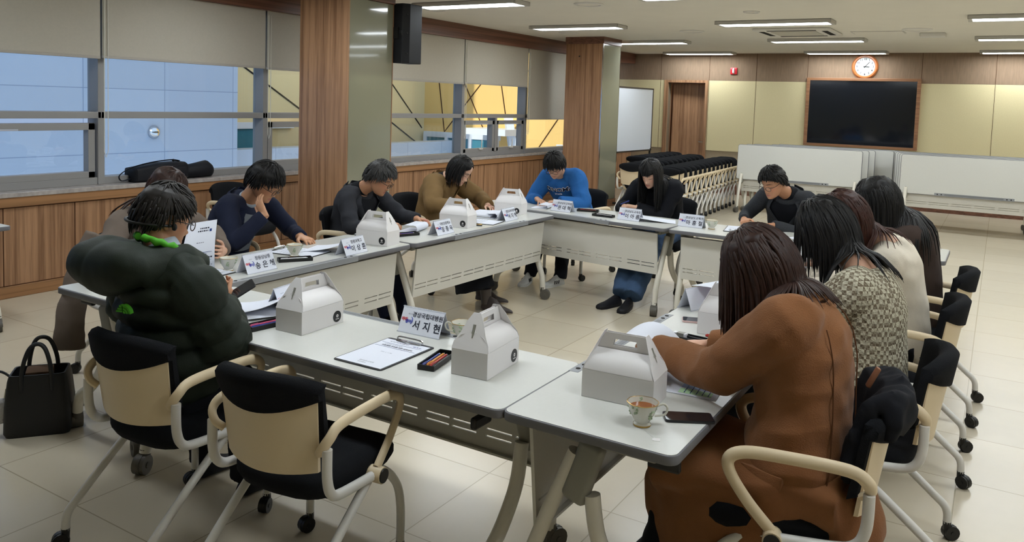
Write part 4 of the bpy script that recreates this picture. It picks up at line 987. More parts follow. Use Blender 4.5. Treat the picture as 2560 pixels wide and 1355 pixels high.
        base = np.array(lin(s.skin)[:3]); col = np.tile(base, (len(co), 1)); x, y, z = np.abs(L[:, 0]), L[:, 1], L[:, 2]; hd = (np.abs(z) < .125) & (y > .03) & (x < .09)
        def mixc(m, c): 
            m = np.clip(m, 0, 1)[:, None]*hd[:, None]; return col*(1-m)+np.array(lin(c)[:3])*m
        col = mixc(np.exp(-(x/.022)**4-((z+.072)/.0085)**4)*.75, lip)
        col = mixc(np.exp(-((x-.031)/.019)**4-((z-.023-.004*(1-((x-.031)/.02)**2))/.0042)**4)*.85*(y > .05), brow)
        col = mixc(np.exp(-((x-.033)/.015)**4-((z+.006)/.0026)**4)*.85*(y > .05), '#2A1D18')
        col *= (1+.05*wob(co, 60, 5))[:, None]; red = np.exp(-((x-.043)/.02)**2-((z+.03)/.02)**2)*hd; col = col*np.stack([1+.05*red, 1-.08*red, 1-.08*red], 1)
        set_tint(me, col); m = MATS.get('skin') or mat('skin', '#C99A7C', .5, .35, vcol=True)
        return obj('body', shift(me, s.org), m, s.t)
    def top(s, name, m, voxel=.0085, fold=(.006, 26, 3), w=1., hem=-.02, t1=.985, sleeves=(.072, .062, .054, .047, .042), bands=None, end=.97, extra=None, off=0., sb=None, sm=3):
        k = MB(); s.torso_mb(k, w, hem, t1, off, bands)
        for sd in s.arms: s.sleeve_mb(k, sd, sleeves, 1., end, sb)
        if extra: extra(k)
        me = remesh(k, voxel, sm, (fold[0], fold[1], fold[2]+s.seed) if fold else None, name); return obj(name, shift(me, s.org), m, s.t)
    def part(s, name, mb, m, **k):
        me = mb.mesh(name, **k); return obj(name, shift(me, s.org), m, s.t)
    def collar(s, name, m, r=.07, h=.05, lean=.0, flare=1.1):
        ax = (s.H-s.N); ax = (s.hm @ Vector((0, -.025, -.06))-s.N).normalized(); k = MB(); c0 = s.N-ax*.02; rt = (s.r-ax*s.r.dot(ax)).normalized(); fw = ax.cross(rt); rs = []
        for rr, hh in ((r*flare, -.015), (r, h*.4), (r*.94, h), (r*.87, h), (r*.86, h*.3)): rs.append([c0+ax*hh+rt*rr*math.sin(R(12*j))+fw*rr*math.cos(R(12*j)) for j in range(30)])
        k.rings(rs); return s.part(name, k, m)
    def front_patch(s, name, m, t0, t1, a0, a1, off=.017):
        k = MB(); nu, nv = 14, 9
        k.grid(lambda i, j: s.surf(t0+(t1-t0)*i/(nu-1), (-1+2*j/(nv-1))*(a0+(a1-a0)*i/(nu-1)), off, 1), nu, nv); 
        return s.part(name, k, m, ang=80)
    def lapels(s, m, t0, t1, a1, off=.022, wid=.034):
        k = MB()
        for q in (-1, 1):
            pts = []; rad = []
            for i in range(12):
                u = i/11; t = t0+(t1-t0)*u; pts.append(s.surf(t, q*(5+(a1-5)*u), off)); rad.append(float(np.interp(u, [0, .5, .8, 1], [.006, wid*.8, wid, wid*.75])))
            for a, t_ in ((60, .955), (100, .945), (140, .945), (172, .95)): pts.append(s.surf(t_, q*a, off*.7)); rad.append(wid*.62)
            n = len(pts); ctr = s.spine(.7); rs = []
            for i in range(n):
                tg = (pts[min(i+1, n-1)]-pts[max(i-1, 0)]).normalized(); out = (pts[i]-s.spine(t0+(t1-t0)*min(1, i/11))).normalized(); sd = tg.cross(out).normalized()
                rs.append([pts[i]+sd*rad[i]+out*-.002, pts[i]+sd*rad[i]*.5+out*.006, pts[i]+out*.007, pts[i]-sd*rad[i]*.5+out*.006, pts[i]-sd*rad[i]+out*-.002])
            k.rings(rs)
        return s.part('lapel', k, m, ang=70) if False else s.part('collar_lapels', k, m, ang=70)
    def legs(s, m, knees, feet, r=(.095, .078, .065, .058), name='trousers', fold=(.006, 30, 5), lift=.045):
        k = MB(); hip = []
        k.sphere(s.P+Vector((0, 0, -.01)), (.17*s.bw, .17*s.bw, .10), 16, 10); s.feet = []
        for q, kn, ft in ((1, knees[0], feet[0]), (-1, knees[1], feet[1])):
            h = s.P+s.r*q*.09+Vector((0, 0, -.01)); kn = Vector(kn); ft = Vector(ft)
            k.tube(bez([h-s.f*.08, h, h.lerp(kn, .5), kn.lerp(h, .06)-Vector((0, 0, 0)), kn.lerp(ft, .06), kn.lerp(ft, .55), kn.lerp(ft, 1)], 5), [float(np.interp(i/30, [0, .33, .55, .78, 1], [r[0], r[0], r[1], r[2], r[3]])) for i in range(31)], 16)
        me = remesh(k, .009, 3, (fold[0], fold[1], fold[2]+s.seed), name); return obj(name, shift(me, s.org), m, s.t)
    def shoe(s, ankle, toe_dir, m, L=.26, sole=None, h=.075, name='shoe', point=1.0):
        """ankle: point above the heel; toe_dir: horizontal"""
        a = Vector(ankle); d = Vector((toe_dir[0], toe_dir[1], 0)).normalized(); w = Vector((-d.y, d.x, 0)); k = MB(); rs = []; o = Vector((a.x, a.y, 0))-d*.06
        for u, hw, hh in ((0, .018, .05), (.02, .030, .075), (.07, .034, h+.02), (.12, .036, h), (.17, .042, .055), (.21, .045*point, .047), (.24, .040*point**2, .041), (.256, .030*point**2, .034), (.264, .014*point**2, .026)):
            c = o+d*u*L/.26; rs.append([c+w*hw*math.cos(q*math.pi/8)+Vector((0, 0, .012+max(-.008, math.sin(q*math.pi/8))*(hh-.012 if math.sin(q*math.pi/8) > 0 else .012))) for q in range(16)])
        k.rings(rs); sh = s.part(name, k, m)
        if sole:
            k = MB(); k.rings([[c_+Vector((0, 0, z_)) for c_ in [o+d*u*L/.26+w*hw*sg for u, hw, sg in ((0, .02, 1), (.07, .037, 1), (.2, .047, 1), (.25, .035, 1), (.266, .0, 1), (.25, .035, -1), (.2, .047, -1), (.07, .037, -1), (0, .02, -1))]] for z_ in (0, .022)]); me = k.mesh('sole'); obj('sole', shift(me, s.org), sole, sh)
        return sh
    def cap(s, m, th=.016, line=None, noise=.0012, name='hair'):
        """hair shell: line(angle from front in degrees) -> height of the hairline"""
        line = line or (lambda a: float(np.interp(a, [0, 35, 60, 80, 100, 120, 180], [.062, .055, .030, .012, .0, -.055, -.078])))
        def puff(v):
            a = abs(math.degrees(math.atan2(v.x, v.y))); zl = line(a); k_ = sstep(zl-.006, zl+.012, v.z)
            return -.024+(th+.024)*k_*(.8+.2*sstep(zl, zl+.06, v.z))
        k = MB(); k.rings([[s.hm @ Vector(p) for p in q] for q in head_rings(54, 72, puff)]); me = k.mesh(name, ang=180); co = coords(me)
        nn = np.empty(len(co)*3, np.float32); me.vertex_normals.foreach_get('vector', nn); co = co+nn.reshape(-1, 3)*(noise*wob(co, 90, s.seed+2)+noise*.5*wob(co, 200, s.seed+4))[:, None]
        me.vertices.foreach_set('co', co.astype(np.float32).ravel()); me.update(); return obj(name, shift(me, s.org), m, s.t)
    def locks(s, m, parent, n, length, rad=.005, part=(0, .02), grav=.5, out=.2, front=True, zmin=.0, seed=1, swirl=.0, sides=5, off=.014, torso=True, amin=0, name='hair_locks', wave=0., tie=None, stick=False, lift=.0, back=0.):
        """strands that leave the scalp, follow the head and then hang"""
        r = random.Random(seed+s.seed*13); k = MB(); hm = s.hm; inv = hm.inverted(); dn = Vector((0, 0, -1)); rad3 = Vector((.076+off, .095+off, .118+off))
        sp = [(s.spine(t), q_*s.bw) for t, q_ in ((.35, .15), (.6, .152), (.78, .148), (.90, .118))]; nb = hm @ Vector((0, -.03, -.075)); nk = [(s.N, .070), (s.N.lerp(nb, .5), .062), (nb, .062)]
        for i in range(n):
            az = r.uniform(-180, 180)
            if r.random() < back: az = r.uniform(95, 265); az -= 360*(az > 180)
            if abs(az) < amin: continue
            el = r.uniform(0, 1)**.7; ang = R(el*float(np.interp(abs(az), [0, 40, 80, 120, 180], [46, 52, 76, 96, 104]))); a = R(az)
            L = length(abs(az), el) if callable(length) else length
            if L < .01: continue
            L *= r.uniform(.85, 1.08)
            v = Vector((math.sin(ang)*math.sin(a), math.sin(ang)*math.cos(a), math.cos(ang))); jit = r.uniform(.95, 1.05)
            p = hm @ Vector((v.x*rad3.x*.975, -.004+v.y*rad3.y*.975, v.z*rad3.z*.975))
            tl = Vector((math.cos(ang)*math.sin(a), math.cos(ang)*math.cos(a), -math.sin(ang)-.05)); tl = rotM('Z', swirl*60+r.uniform(-14, 14)) @ tl
            d = (hm.to_3x3() @ tl).normalized(); st = 11; ds = L/st; pts = [p]; ph = r.uniform(0, 6); free = False
            for q in range(st):
                l = inv @ p; l.y += .004; nw = (hm.to_3x3() @ Vector((l.x/rad3.x**2, l.y/rad3.y**2, l.z/rad3.z**2))).normalized()
                if not stick and q > 1 and (nw.z < -.02 or l.z < -.03): free = True
                g_ = grav*ds/.03
                if wave: d = d+(hm.to_3x3() @ Vector((math.sin(ph+q*1.1), math.cos(ph*1.3+q), 0)))*wave
                if tie and q >= 2:
                    tv = hm @ Vector(tie)
                    if (tv-p).length > .04 and q < 8: d = d.normalized().lerp((tv-p).normalized(), min(1, .25+.12*q))
                if free: d = (d.normalized()+dn*g_*1.2).normalized()
                else:
                    d = d.normalized()+dn*g_*.4; d = (d-nw*d.dot(nw)).normalized()
                p = p+d*ds; l = inv @ p; l.y += .004; e = Vector((l.x/rad3.x, l.y/rad3.y, l.z/rad3.z)); tgt = jit*(1+lift*(q/st)**2)
                if not free or e.length < tgt: e = e.normalized()*tgt; l = Vector((e.x*rad3.x, e.y*rad3.y-.004, e.z*rad3.z)); p = hm @ l
                if torso:
                    for c, cr in nk:
                        w = p-c
                        if w.length < cr: p = c+w.normalized()*cr
                    for c, cr in sp:
                        w = p-c; lat = w.dot(s.r); w2 = w-s.r*lat*.42
                        if w2.length < cr: p = p+w2.normalized()*(cr-w2.length)
                if p.z < TZ+.01: p.z = TZ+.01
                if (p-pts[-1]).length > 1e-5: d = (p-pts[-1]).normalized()
                pts.append(p)
            rr = rad*r.uniform(.7, 1.3); k.tube(pts, [rr*.7]+[rr]*6+[rr*.85, rr*.7, rr*.5, rr*.35, rr*.12], sides)
        if not k.v: return None
        me = k.mesh(name, ang=180, recalc=False); return obj(name, shift(me, s.org), m, parent)
    def glasses(s, m, r=(.024, .019)):
        k = MB(); hm = s.hm
        for q in (-1, 1):
            k.tube([hm @ Vector((q*.034+r[0]*math.cos(R(a)), .103-.10*abs(.034*q+r[0]*math.cos(R(a)))**1.6*2, -.006+r[1]*math.sin(R(a)))) for a in range(0, 360, 20)], .0019, 6, closed=True)
            k.tube([hm @ Vector((q*.058, .095, .0)), hm @ Vector((q*.079, .06, .004)), hm @ Vector((q*.083, 0, .006)), hm @ Vector((q*.080, -.018, -.01))], .0019, 6)
        k.tube([hm @ Vector((-.010, .108, -.004)), hm @ Vector((0, .112, -.001)), hm @ Vector((.010, .108, -.004))], .0017, 6)
        g_ = s.part('eyeglasses', k, m); k = MB()
        for q in (-1, 1): k.add([hm @ Vector((q*.034+r[0]*math.cos(R(a)), .102-.10*abs(.034*q+r[0]*math.cos(R(a)))**1.6*2, -.006+r[1]*math.sin(R(a)))) for a in range(0, 360, 20)], [tuple(range(18))])
        me = k.mesh('lenses', smooth=False); obj('lenses', shift(me, s.org), M_lens, g_); return g_
    def torso_text(s, txt, size, m, t, off, nm, bold=.0, x0=0., taper=0.):
        me = text_mesh(nm, txt, size, m, bold=bold); bm = bmesh.new(); bm.from_mesh(me); bmesh.ops.triangulate(bm, faces=bm.faces); bmesh.ops.subdivide_edges(bm, edges=[e for e in bm.edges if e.calc_length() > .02], cuts=2); bm.to_mesh(me); bm.free()
        for v in me.vertices:
            u, w_ = v.co.x+x0, v.co.y; tt = t+w_/(s.N-s.P).length; wd, dp = s.tors(tt); v.co = s.surf(tt, -math.degrees(math.asin(max(-.98, min(.98, u/wd)))), off)
        me.materials.clear(); me.materials.append(m); return obj(nm, shift(me, s.org), m, s.t)
M_lens = bpy.data.materials.new('spectacle_lens'); M_lens.use_nodes = True; nt = M_lens.node_tree
for n in list(nt.nodes): nt.nodes.remove(n)
_o = nt.nodes.new('ShaderNodeOutputMaterial'); _t = nt.nodes.new('ShaderNodeBsdfTransparent'); _g = nt.nodes.new('ShaderNodeBsdfGlossy'); _g.inputs['Roughness'].default_value = .02; _mx = nt.nodes.new('ShaderNodeMixShader'); _mx.inputs[0].default_value = .09
nt.links.new(_t.outputs[0], _mx.inputs[1]); nt.links.new(_g.outputs[0], _mx.inputs[2]); nt.links.new(_mx.outputs[0], _o.inputs[0])
def hairm(name, c, rough=.5): return mat(name, c, rough, .28, noise=(45, .35, (1, 1, 1)))
def cloth(name, c, sc=420, st=.16, rough=.9, sheen=.0): return mat(name, c, rough, .2, bump=(sc, st, U), noise=(14, .06, U), sheen=sheen)
# ------------------------------------------------------------------ the twelve people
H_blk = hairm('hair_black', '#0F0D0C'); H_grey = hairm('hair_greying', '#262321'); H_salt = hairm('hair_salt', '#3B3A39'); H_brn = hairm('hair_brown', '#2E1B14'); H_red = hairm('hair_auburn', '#35190F')
C_green = cloth('puffer_green', '#232A22', 300, .15, .62); C_navy = cloth('navy_wool', '#1D2235'); C_char = cloth('charcoal_wool', '#303136'); C_tan = cloth('tan_wool', '#79603E'); C_blue = cloth('blue_fleece', '#2B62A0'); C_black = cloth('black_knit', '#17181D'); C_tweed = mat('grey_tweed', '#3A3C40', .95, .15, noise=(220, .35, U), bump=(300, .4, U)); C_brown = cloth('dark_brown_coat', '#3B302B'); C_cream = cloth('cream_knit', '#D6CCBB', 300, .3); C_camel = mat('camel_wool', '#84593A', 1.0, .05, bump=(260, .28, U), noise=(14, .06, U), sheen=.1); C_taupe = cloth('taupe_coat', '#6E6259'); C_gvest = cloth('grey_vest', '#70757B'); C_jean = cloth('denim', '#3F5573', 320, .4); C_lime = mat('lime_lining', '#4CA526', .6, .3); C_shirt = cloth('pale_shirt', '#AEB9C4')
M_frame = mat('spectacle_frame', '#221D1C', .3, .5); M_thin = mat('spectacle_metal', '#3A332E', .3, .5, .6); M_shoew = mat('sneaker_white', '#D5D5D2', .5, .4); M_bootl = mat('boot_leather', '#3F3733', .35, .5); M_shoeb = mat('shoe_black', '#15151A', .6, .3)
ck = mat('checked_tweed', '#C9C59A', .95, .15, bump=(90, .9, U)); nt = ck.node_tree; N_ = nt.nodes; tc = N_.new('ShaderNodeTexCoord'); b_ = N_['Principled BSDF']
nz = N_.new('ShaderNodeTexNoise'); nz.inputs['Scale'].default_value = 14; nt.links.new(tc.outputs['Object'], nz.inputs[0])
mv = N_.new('ShaderNodeMix'); mv.data_type = 'VECTOR'; mv.inputs['Factor'].default_value = .02; nt.links.new(tc.outputs['Object'], mv.inputs['A']); nt.links.new(nz.outputs['Color'], mv.inputs['B'])
mp = N_.new('ShaderNodeMapping'); mp.inputs['Rotation'].default_value = (.0, .0, .0); nt.links.new(mv.outputs['Result'], mp.inputs[0])
cks = []
for sc_, c1, c2 in ((60, '#C6C1AC', '#675A4A'), (120, '#C0BBA4', '#807460')):
    c_ = N_.new('ShaderNodeTexChecker'); c_.inputs['Scale'].default_value = sc_; c_.inputs['Color1'].default_value = lin(c1); c_.inputs['Color2'].default_value = lin(c2); nt.links.new(mp.outputs[0], c_.inputs[0]); cks.append(c_)
mx_ = N_.new('ShaderNodeMix'); mx_.data_type = 'RGBA'; mx_.inputs['Factor'].default_value = .3; nt.links.new(cks[0].outputs[0], mx_.inputs['A']); nt.links.new(cks[1].outputs[0], mx_.inputs['B']); nt.links.new(mx_.outputs['Result'], b_.inputs['Base Color'])
rest = dict(curl=(18, 22, 16), thumb=.5)

# man in the green puffer jacket
p = Fig('person in a bulky dark green puffer jacket holding a phone', (-2.68, 1.93, .53), (-2.66, 1.86, 1.05), (-2.70, 1.885, 1.195), (74, 16, -4), 84, 1, '#BF8C6C', 1.0)
p.arm('R', (-2.70, 2.13, .80), (1, -.6, -.6), ts=.83); p.arm('L', (-2.84, 2.17, .80), (-1, -.4, -.6), ts=.83)
p.body({'R': dict(d=(-.35, .75, .35), n=(-.5, -.35, .8), curl=(45, 45, 30), thumb=.9), 'L': dict(d=(.55, .7, .25), n=(.2, -.4, .9), curl=(30, 35, 25), thumb=1)})
p.top('puffer_jacket', C_green, .0085, (.0045, 30, 11), .97, .0, .97, (.080, .094, .094, .082, .056), (.040, 6.0), .98, None, .0, (.028, 7.0), 1)
k = MB(); M3 = Matrix((p.r, p.f, (0, 0, 1))).transposed(); c = p.N-p.f*.140-p.r*.085+Vector((0, 0, -.03))
k.sphere(c, (.215, .115, .100), 24, 16, M3 @ rotM('Y', -7)); k.sphere(c-p.r*.09+Vector((0, 0, .005)), (.145, .125, .098), 20, 14, M3)
k.tube([c+p.r*.13+p.f*.02, p.N+p.r*.105+p.f*.03, p.N+p.r*.085+p.f*.10+Vector((0, 0, -.03))], [.085, .06, .04], 16); k.tube([c-p.r*.16+p.f*.04, p.N-p.r*.10+p.f*.06, p.N-p.r*.06+p.f*.11+Vector((0, 0, -.03))], [.07, .055, .04], 16)
me = remesh(k, .0085, 2, (.007, 22, 31), 'hood'); obj('hood', shift(me, p.org), C_green, p.t)
p.collar('shirt_collar', C_shirt, .070, .075); k = MB(); ax = Vector((0, 0, 1))
k.tube([p.N+p.r*.105*math.sin(R(a))+p.f*(.105*math.cos(R(a))+.01)+Vector((0, 0, .040-.05*math.cos(R(a))+.004*math.sin(a*.35))) for a in range(-170, 171, 10)], [.013+.003*math.sin(i*2.3) for i in range(35)], 10); p.part('lime_collar', k, C_lime)
q = p.surf(.66, 163, .062); n_ = (q-p.spine(.66)).normalized(); sd = Vector((0, 0, 1)).cross(n_).normalized(); up = n_.cross(sd); M4 = frame4(q, sd, up); k = MB()
for r0, r1 in ((.0, .009), (.012, .020), (.023, .031)): k.prism([(r1*math.cos(R(a)), r1*math.sin(R(a))) for a in range(0, 91, 15)]+[(r0*math.cos(R(a)), r0*math.sin(R(a))) for a in (range(90, -1, -15) if r0 else (0,))], -.004, .012, M4.to_3x3(), M4.translation)
for i in range(3): k.prism([(-.004, .003+.009*i), (-.03+.007*i, .003+.009*i), (-.03+.007*i, .010+.009*i), (-.004, .010+.009*i)], -.004, .012, M4.to_3x3(), M4.translation)
p.part('back_emblem', k, C_lime, smooth=False)
hr = p.cap(H_grey, .013); p.locks(H_grey, hr, 800, lambda a, e: .055 if a > 25 else .045, .0042, grav=.05, swirl=.5, torso=False, off=.017, stick=True, lift=.06)
p.glasses(M_frame); k = MB(); hm = p.hm
k.tube(bez([hm @ Vector(v) for v in ((.083, .018, -.012), (.086, -.012, -.018), (.082, -.06, -.025), (.05, -.115, -.035), (0, -.130, -.038), (-.05, -.115, -.035), (-.082, -.06, -.025), (-.086, -.012, -.018), (-.083, .018, -.012))], 5), .0055, 8); k.sphere(hm @ Vector((.083, .016, -.018)), (.010, .010, .014), 10, 8); p.part('headset', k, M_black)
p.legs(C_black, ((-2.60, 2.17, .50), (-2.86, 2.17, .50)), ((-2.60, 2.20, .08), (-2.87, 2.20, .08))); p.shoe((-2.60, 2.22, 0), (0, 1), M_shoeb); p.shoe((-2.87, 2.22, 0), (0, 1), M_shoeb)
phone('black phone in the hands of the man in the green puffer', -2.70, 2.235, -28, .835, '#26242A', (32, 12))

# woman hidden behind him
p = Fig('person hidden behind the green puffer jacket, holding printed sheets', (-4.22, 2.80, .53), (-4.13, 2.78, .99), (-4.02, 2.82, 1.115), (12, 34, 0), 4, 2, '#D3A68C', .95)
p.arm('R', (-3.80, 2.60, .80), (0, -1, -.4)); p.arm('L', (-3.77, 3.01, .765), (0, 1, -.4))
p.body({'L': dict(d=(.75, -.75, .15), n=(-.5, -.6, .1), curl=(25, 35, 25), thumb=.8, sc=.95), 'R': dict(d=(.8, .3, .3), n=(0, .5, -.6), curl=(25, 30, 20), sc=.95)})
def tail(k): k.tube([(-4.10, 2.36, .66), (-4.06, 2.30, .55), (-4.04, 2.27, .42), (-4.04, 2.27, .33)], [.06, .07, .075, .08], 14, flat=.5); k.tube([(-4.10, 2.45, .9), (-4.12, 2.38, .75), (-4.08, 2.32, .6)], [.05, .06, .06], 12)
p.top('coat', C_taupe, .009, (.006, 26, 2), 1.03, -.10, extra=tail); p.collar('coat_collar', C_taupe, .085, .06)
hr = p.cap(H_brn, .014, lambda a: float(np.interp(a, [0, 30, 60, 100, 180], [.07, .06, .02, -.08, -.1]))); p.locks(H_brn, hr, 330, lambda a, e: .38 if a > 40 else .16, .0065, grav=.55)
p.legs(C_black, ((-3.85, 2.56, .50), (-3.85, 2.76, .50)), ((-3.82, 2.56, .08), (-3.82, 2.76, .08))); p.shoe((-3.82, 2.56, 0), (1, 0), M_shoeb); p.shoe((-3.82, 2.76, 0), (1, 0), M_shoeb)
t = thing('paper_sheet', 'printed sheets held upright by the person behind the green puffer', 'paper', (-3.60, 2.70, TZ+.006)); t['group'] = 'loose papers'
# sheets bound at the clipboard's edge, raised and bowed: bottom edge along y, leaning back
bl, br_, tl_, tr_ = Vector((.02, -.115, .0)), Vector((.045, .085, .0)), Vector((-.045, .0, .25)), Vector((.0, .135, .262))
def SP(u, v):
    a = bl.lerp(br_, u); b = tl_.lerp(tr_, u); q = a.lerp(b, v); return q+Vector((.035*math.sin(math.pi*v), -.035*math.sin(math.pi*v), 0))
for i in range(2):
    k = MB(); off = Vector((-.004*i, -.004*i, -.002*i)); nu, nv = 8, 14
    vs = [SP(a/7, b/13)+off for a in range(nu) for b in range(nv)]; nrm = Vector((-.0008, .0002, 0)); vs += [v+nrm for v in vs]; Q = nu*nv; fs = []
    for a in range(nu-1):
        for b in range(nv-1): z_ = a*nv+b; fs += [(z_, z_+nv, z_+nv+1, z_+1), (Q+z_, Q+z_+1, Q+z_+nv+1, Q+z_+nv)]
    k.add(vs, fs); sh = k.build('sheet', M_paper, t, ang=80)
def on_sheet(nm, u0, u1, v0, v1, m):
    k = MB(); n = 6; g_ = [SP(u0+(u1-u0)*a/n, v0+(v1-v0)*b/2)+Vector((.0012, -.0006, 0)) for a in range(n+1) for b in range(3)]
    k.add(g_, [(a*3+b, (a+1)*3+b, (a+1)*3+b+1, a*3+b+1) for a in range(n) for b in range(2)]); k.build(nm, m, t, ang=80)
on_sheet('rule', .08, .90, .405, .413, M_navy); on_sheet('rule', .08, .9, .235, .243, mat('rule_teal', '#5C9FC4', .6, .2))
rr_ = random.Random(5)
for v0, v1, u0, u1, m_ in ((.33, .375, .10, .74, M_ink), (.285, .315, .45, .92, M_ink), (.86, .885, .42, .74, M_ink), (.81, .835, .36, .72, M_ink), (.60, .613, .38, .62, M_inkl), (.13, .145, .5, .92, M_inkl), (.10, .13, .14, .3, M_navy)):
    u = u0
    while u < u1: w_ = rr_.uniform(.03, .07); on_sheet('print', u, min(u+w_, u1), v0, v1, m_); u += w_+.02
on_sheet('logo', .76, .84, .80, .85, M_navy)
pen('white', 'white pen clipped at the edge of the hidden woman\'s clipboard', (-3.465, 2.70, TZ+.014), 82, .14)

# man in the navy blazer, cheek on hand
p = Fig('person in a navy blazer resting a cheek on one hand', (-4.36, 3.46, .53), (-4.14, 3.50, .99), (-3.985, 3.50, 1.115), (24, 34, -8), 10, 3, '#C2916F', 1.0)
p.arm('R', (-3.865, 3.395, .925), (.8, -.5, -1)); p.arm('L', (-3.85, 3.68, .755), (-.4, .8, -.5))
p.body({'R': dict(d=(-.62, .02, .78), n=(.1, 1, .1), curl=(14, 22, 18), thumb=.3, spread=4), 'L': dict(d=(1, -.1, -.12), n=(.1, 0, -1), curl=(20, 35, 20))})
p.top('blazer', C_navy, .0085, (.0055, 24, 3), 1.0, -.12)
p.front_patch('grey_vest', C_gvest, .30, .95, 20, 42); p.lapels(C_navy, .42, .97, 50); p.collar('shirt_collar', C_shirt, .066, .04)
for i in range(3): k = MB(); k.sphere(p.surf(.38+.13*i, -3, .010), (.006, .006, .006), 8, 6); p.part('button', k, M_coverg)
hr = p.cap(H_blk, .022, lambda a: float(np.interp(a, [0, 30, 60, 80, 100, 125, 180], [.050, .045, .022, .01, .0, -.05, -.07]))) ; p.locks(H_blk, hr, 800, lambda a, e: .072, .0052, grav=.12, swirl=.3, torso=False, off=.025, stick=True, lift=.05)
p.glasses(M_frame, (.026, .022))
p.legs(C_black, ((-3.93, 3.38, .50), (-3.93, 3.6, .50)), ((-3.9, 3.38, .08), (-3.9, 3.6, .08))); p.shoe((-3.9, 3.38, 0), (1, 0), M_shoeb, sole=M_shoew); p.shoe((-3.9, 3.6, 0), (1, 0), M_shoeb, sole=M_shoew)

# man in the charcoal blazer
p = Fig('person with greying hair in a charcoal blazer over black, reading', (-4.26, 4.58, .53), (-4.15, 4.58, .97), (-3.995, 4.62, 1.065), (20, 30, 0), 8, 4, '#BE8B6A', 1.0)
p.arm('R', (-3.79, 4.46, .765), (-.3, -.8, -.7)); p.arm('L', (-3.74, 4.76, .765), (-.3, .8, -.7))
p.body({'R': dict(d=(.9, .25, -.12), n=(.1, .1, -1), curl=(35, 40, 25), thumb=.6), 'L': dict(d=(.9, .2, -.10), n=(.1, -.2, -1), curl=(30, 40, 25), thumb=.6)}, brow='#3A332E')
p.top('blazer', C_char, .0085, (.0055, 24, 4), 1.0, -.12); p.front_patch('black_sweater', C_black, .30, .97, 10, 44); p.lapels(C_char, .40, .97, 50); p.collar('black_collar', C_black, .068, .05)
hr = p.cap(H_salt, .020, lambda a: float(np.interp(a, [0, 30, 60, 80, 100, 125, 180], [.060, .055, .03, .014, .0, -.05, -.07]))) ; p.locks(H_salt, hr, 800, .06, .005, grav=.02, swirl=.5, torso=False, off=.024, stick=True, lift=.08); p.glasses(M_thin, (.023, .018))
p.legs(C_navy, ((-3.93, 4.46, .50), (-3.93, 4.68, .50)), ((-3.70, 4.40, .09), (-3.72, 4.62, .09))); p.shoe((-3.70, 4.40, 0), (1, -.1), M_shoeb, sole=M_shoew); p.shoe((-3.72, 4.62, 0), (1, 0), M_shoeb, sole=M_shoew)

# woman in the tan coat
p = Fig('person with a black bob in a tan wool coat, looking down', (-4.28, 5.66, .53), (-4.15, 5.65, .985), (-4.005, 5.69, 1.065), (16, 36, 0), 4, 5, '#D9AE94', .98)
p.arm('R', (-3.80, 5.45, .765), (-.2, -1, -.3)); p.arm('L', (-3.78, 5.80, .765), (-.2, 1, -.3))
p.body({'R': dict(d=(.8, .5, -.1), n=(0, .2, -1), sc=.92, **rest), 'L': dict(d=(.8, -.4, -.1), n=(0, -.2, -1), sc=.92, **rest)}, lip='#B05A55')
p.top('coat', C_tan, .009, (.007, 20, 5), 1.06, -.12, sleeves=(.090, .082, .075, .068, .060)); p.front_patch('black_sweater', C_black, .62, .97, 8, 40, .008); p.lapels(C_tan, .50, .97, 58, .016, .050); p.collar('black_collar', C_black, .062, .045)
BOB = lambda a: float(np.interp(a, [0, 12, 40, 70, 100, 180], [.085, .078, .045, .005, -.085, -.105]))
hr = p.cap(H_blk, .014, BOB, .002); p.locks(H_blk, hr, 420, lambda a, e: .19, .0055, grav=.35, torso=False, off=.018, amin=64); k = MB(); k.sphere(p.hm @ Vector((.078, -.006, -.045)), .006, 8, 6); p.part('earring', k, M_china)
k = MB(); rs = []
for (c, w_, h_) in (((-4.3, 5.66, .52), .20, .10), ((-4.05, 5.6, .52), .20, .10), ((-3.85, 5.5, .50), .19, .11), ((-3.72, 5.42, .40), .18, .13), ((-3.62, 5.36, .28), .17, .16), ((-3.57, 5.33, .14), .16, .17)):
    c = Vector(c); rs.append([c+Vector((.35*h_*math.sin(R(a)) if h_ < .12 else h_*math.sin(R(a))*.9, w_*math.cos(R(a)), h_*math.sin(R(a)) if h_ < .12 else .05*math.sin(R(a)))) for a in range(0, 360, 15)])
k.rings(rs); me = remesh(k, .011, 3, (.008, 22, 15), 'skirt'); obj('skirt', shift(me, p.org), C_black, p.t)
for yy, xx, dr in ((5.30, -3.42, (1, .0)), (5.52, -3.62, (1, .2))):
    b = p.shoe((xx, yy, 0), dr, M_bootl, .285, None, .10, 'ankle_boot', .62); k = MB(); d = Vector((dr[0], dr[1], 0)).normalized(); o = Vector((xx, yy, 0))-d*.02; k.tube([o+Vector((0, 0, .05)), o+Vector((0, 0, .17))-d*.01], [.040, .048], 16); me = k.mesh('shaft'); obj('shaft', shift(me, p.org), M_bootl, b)

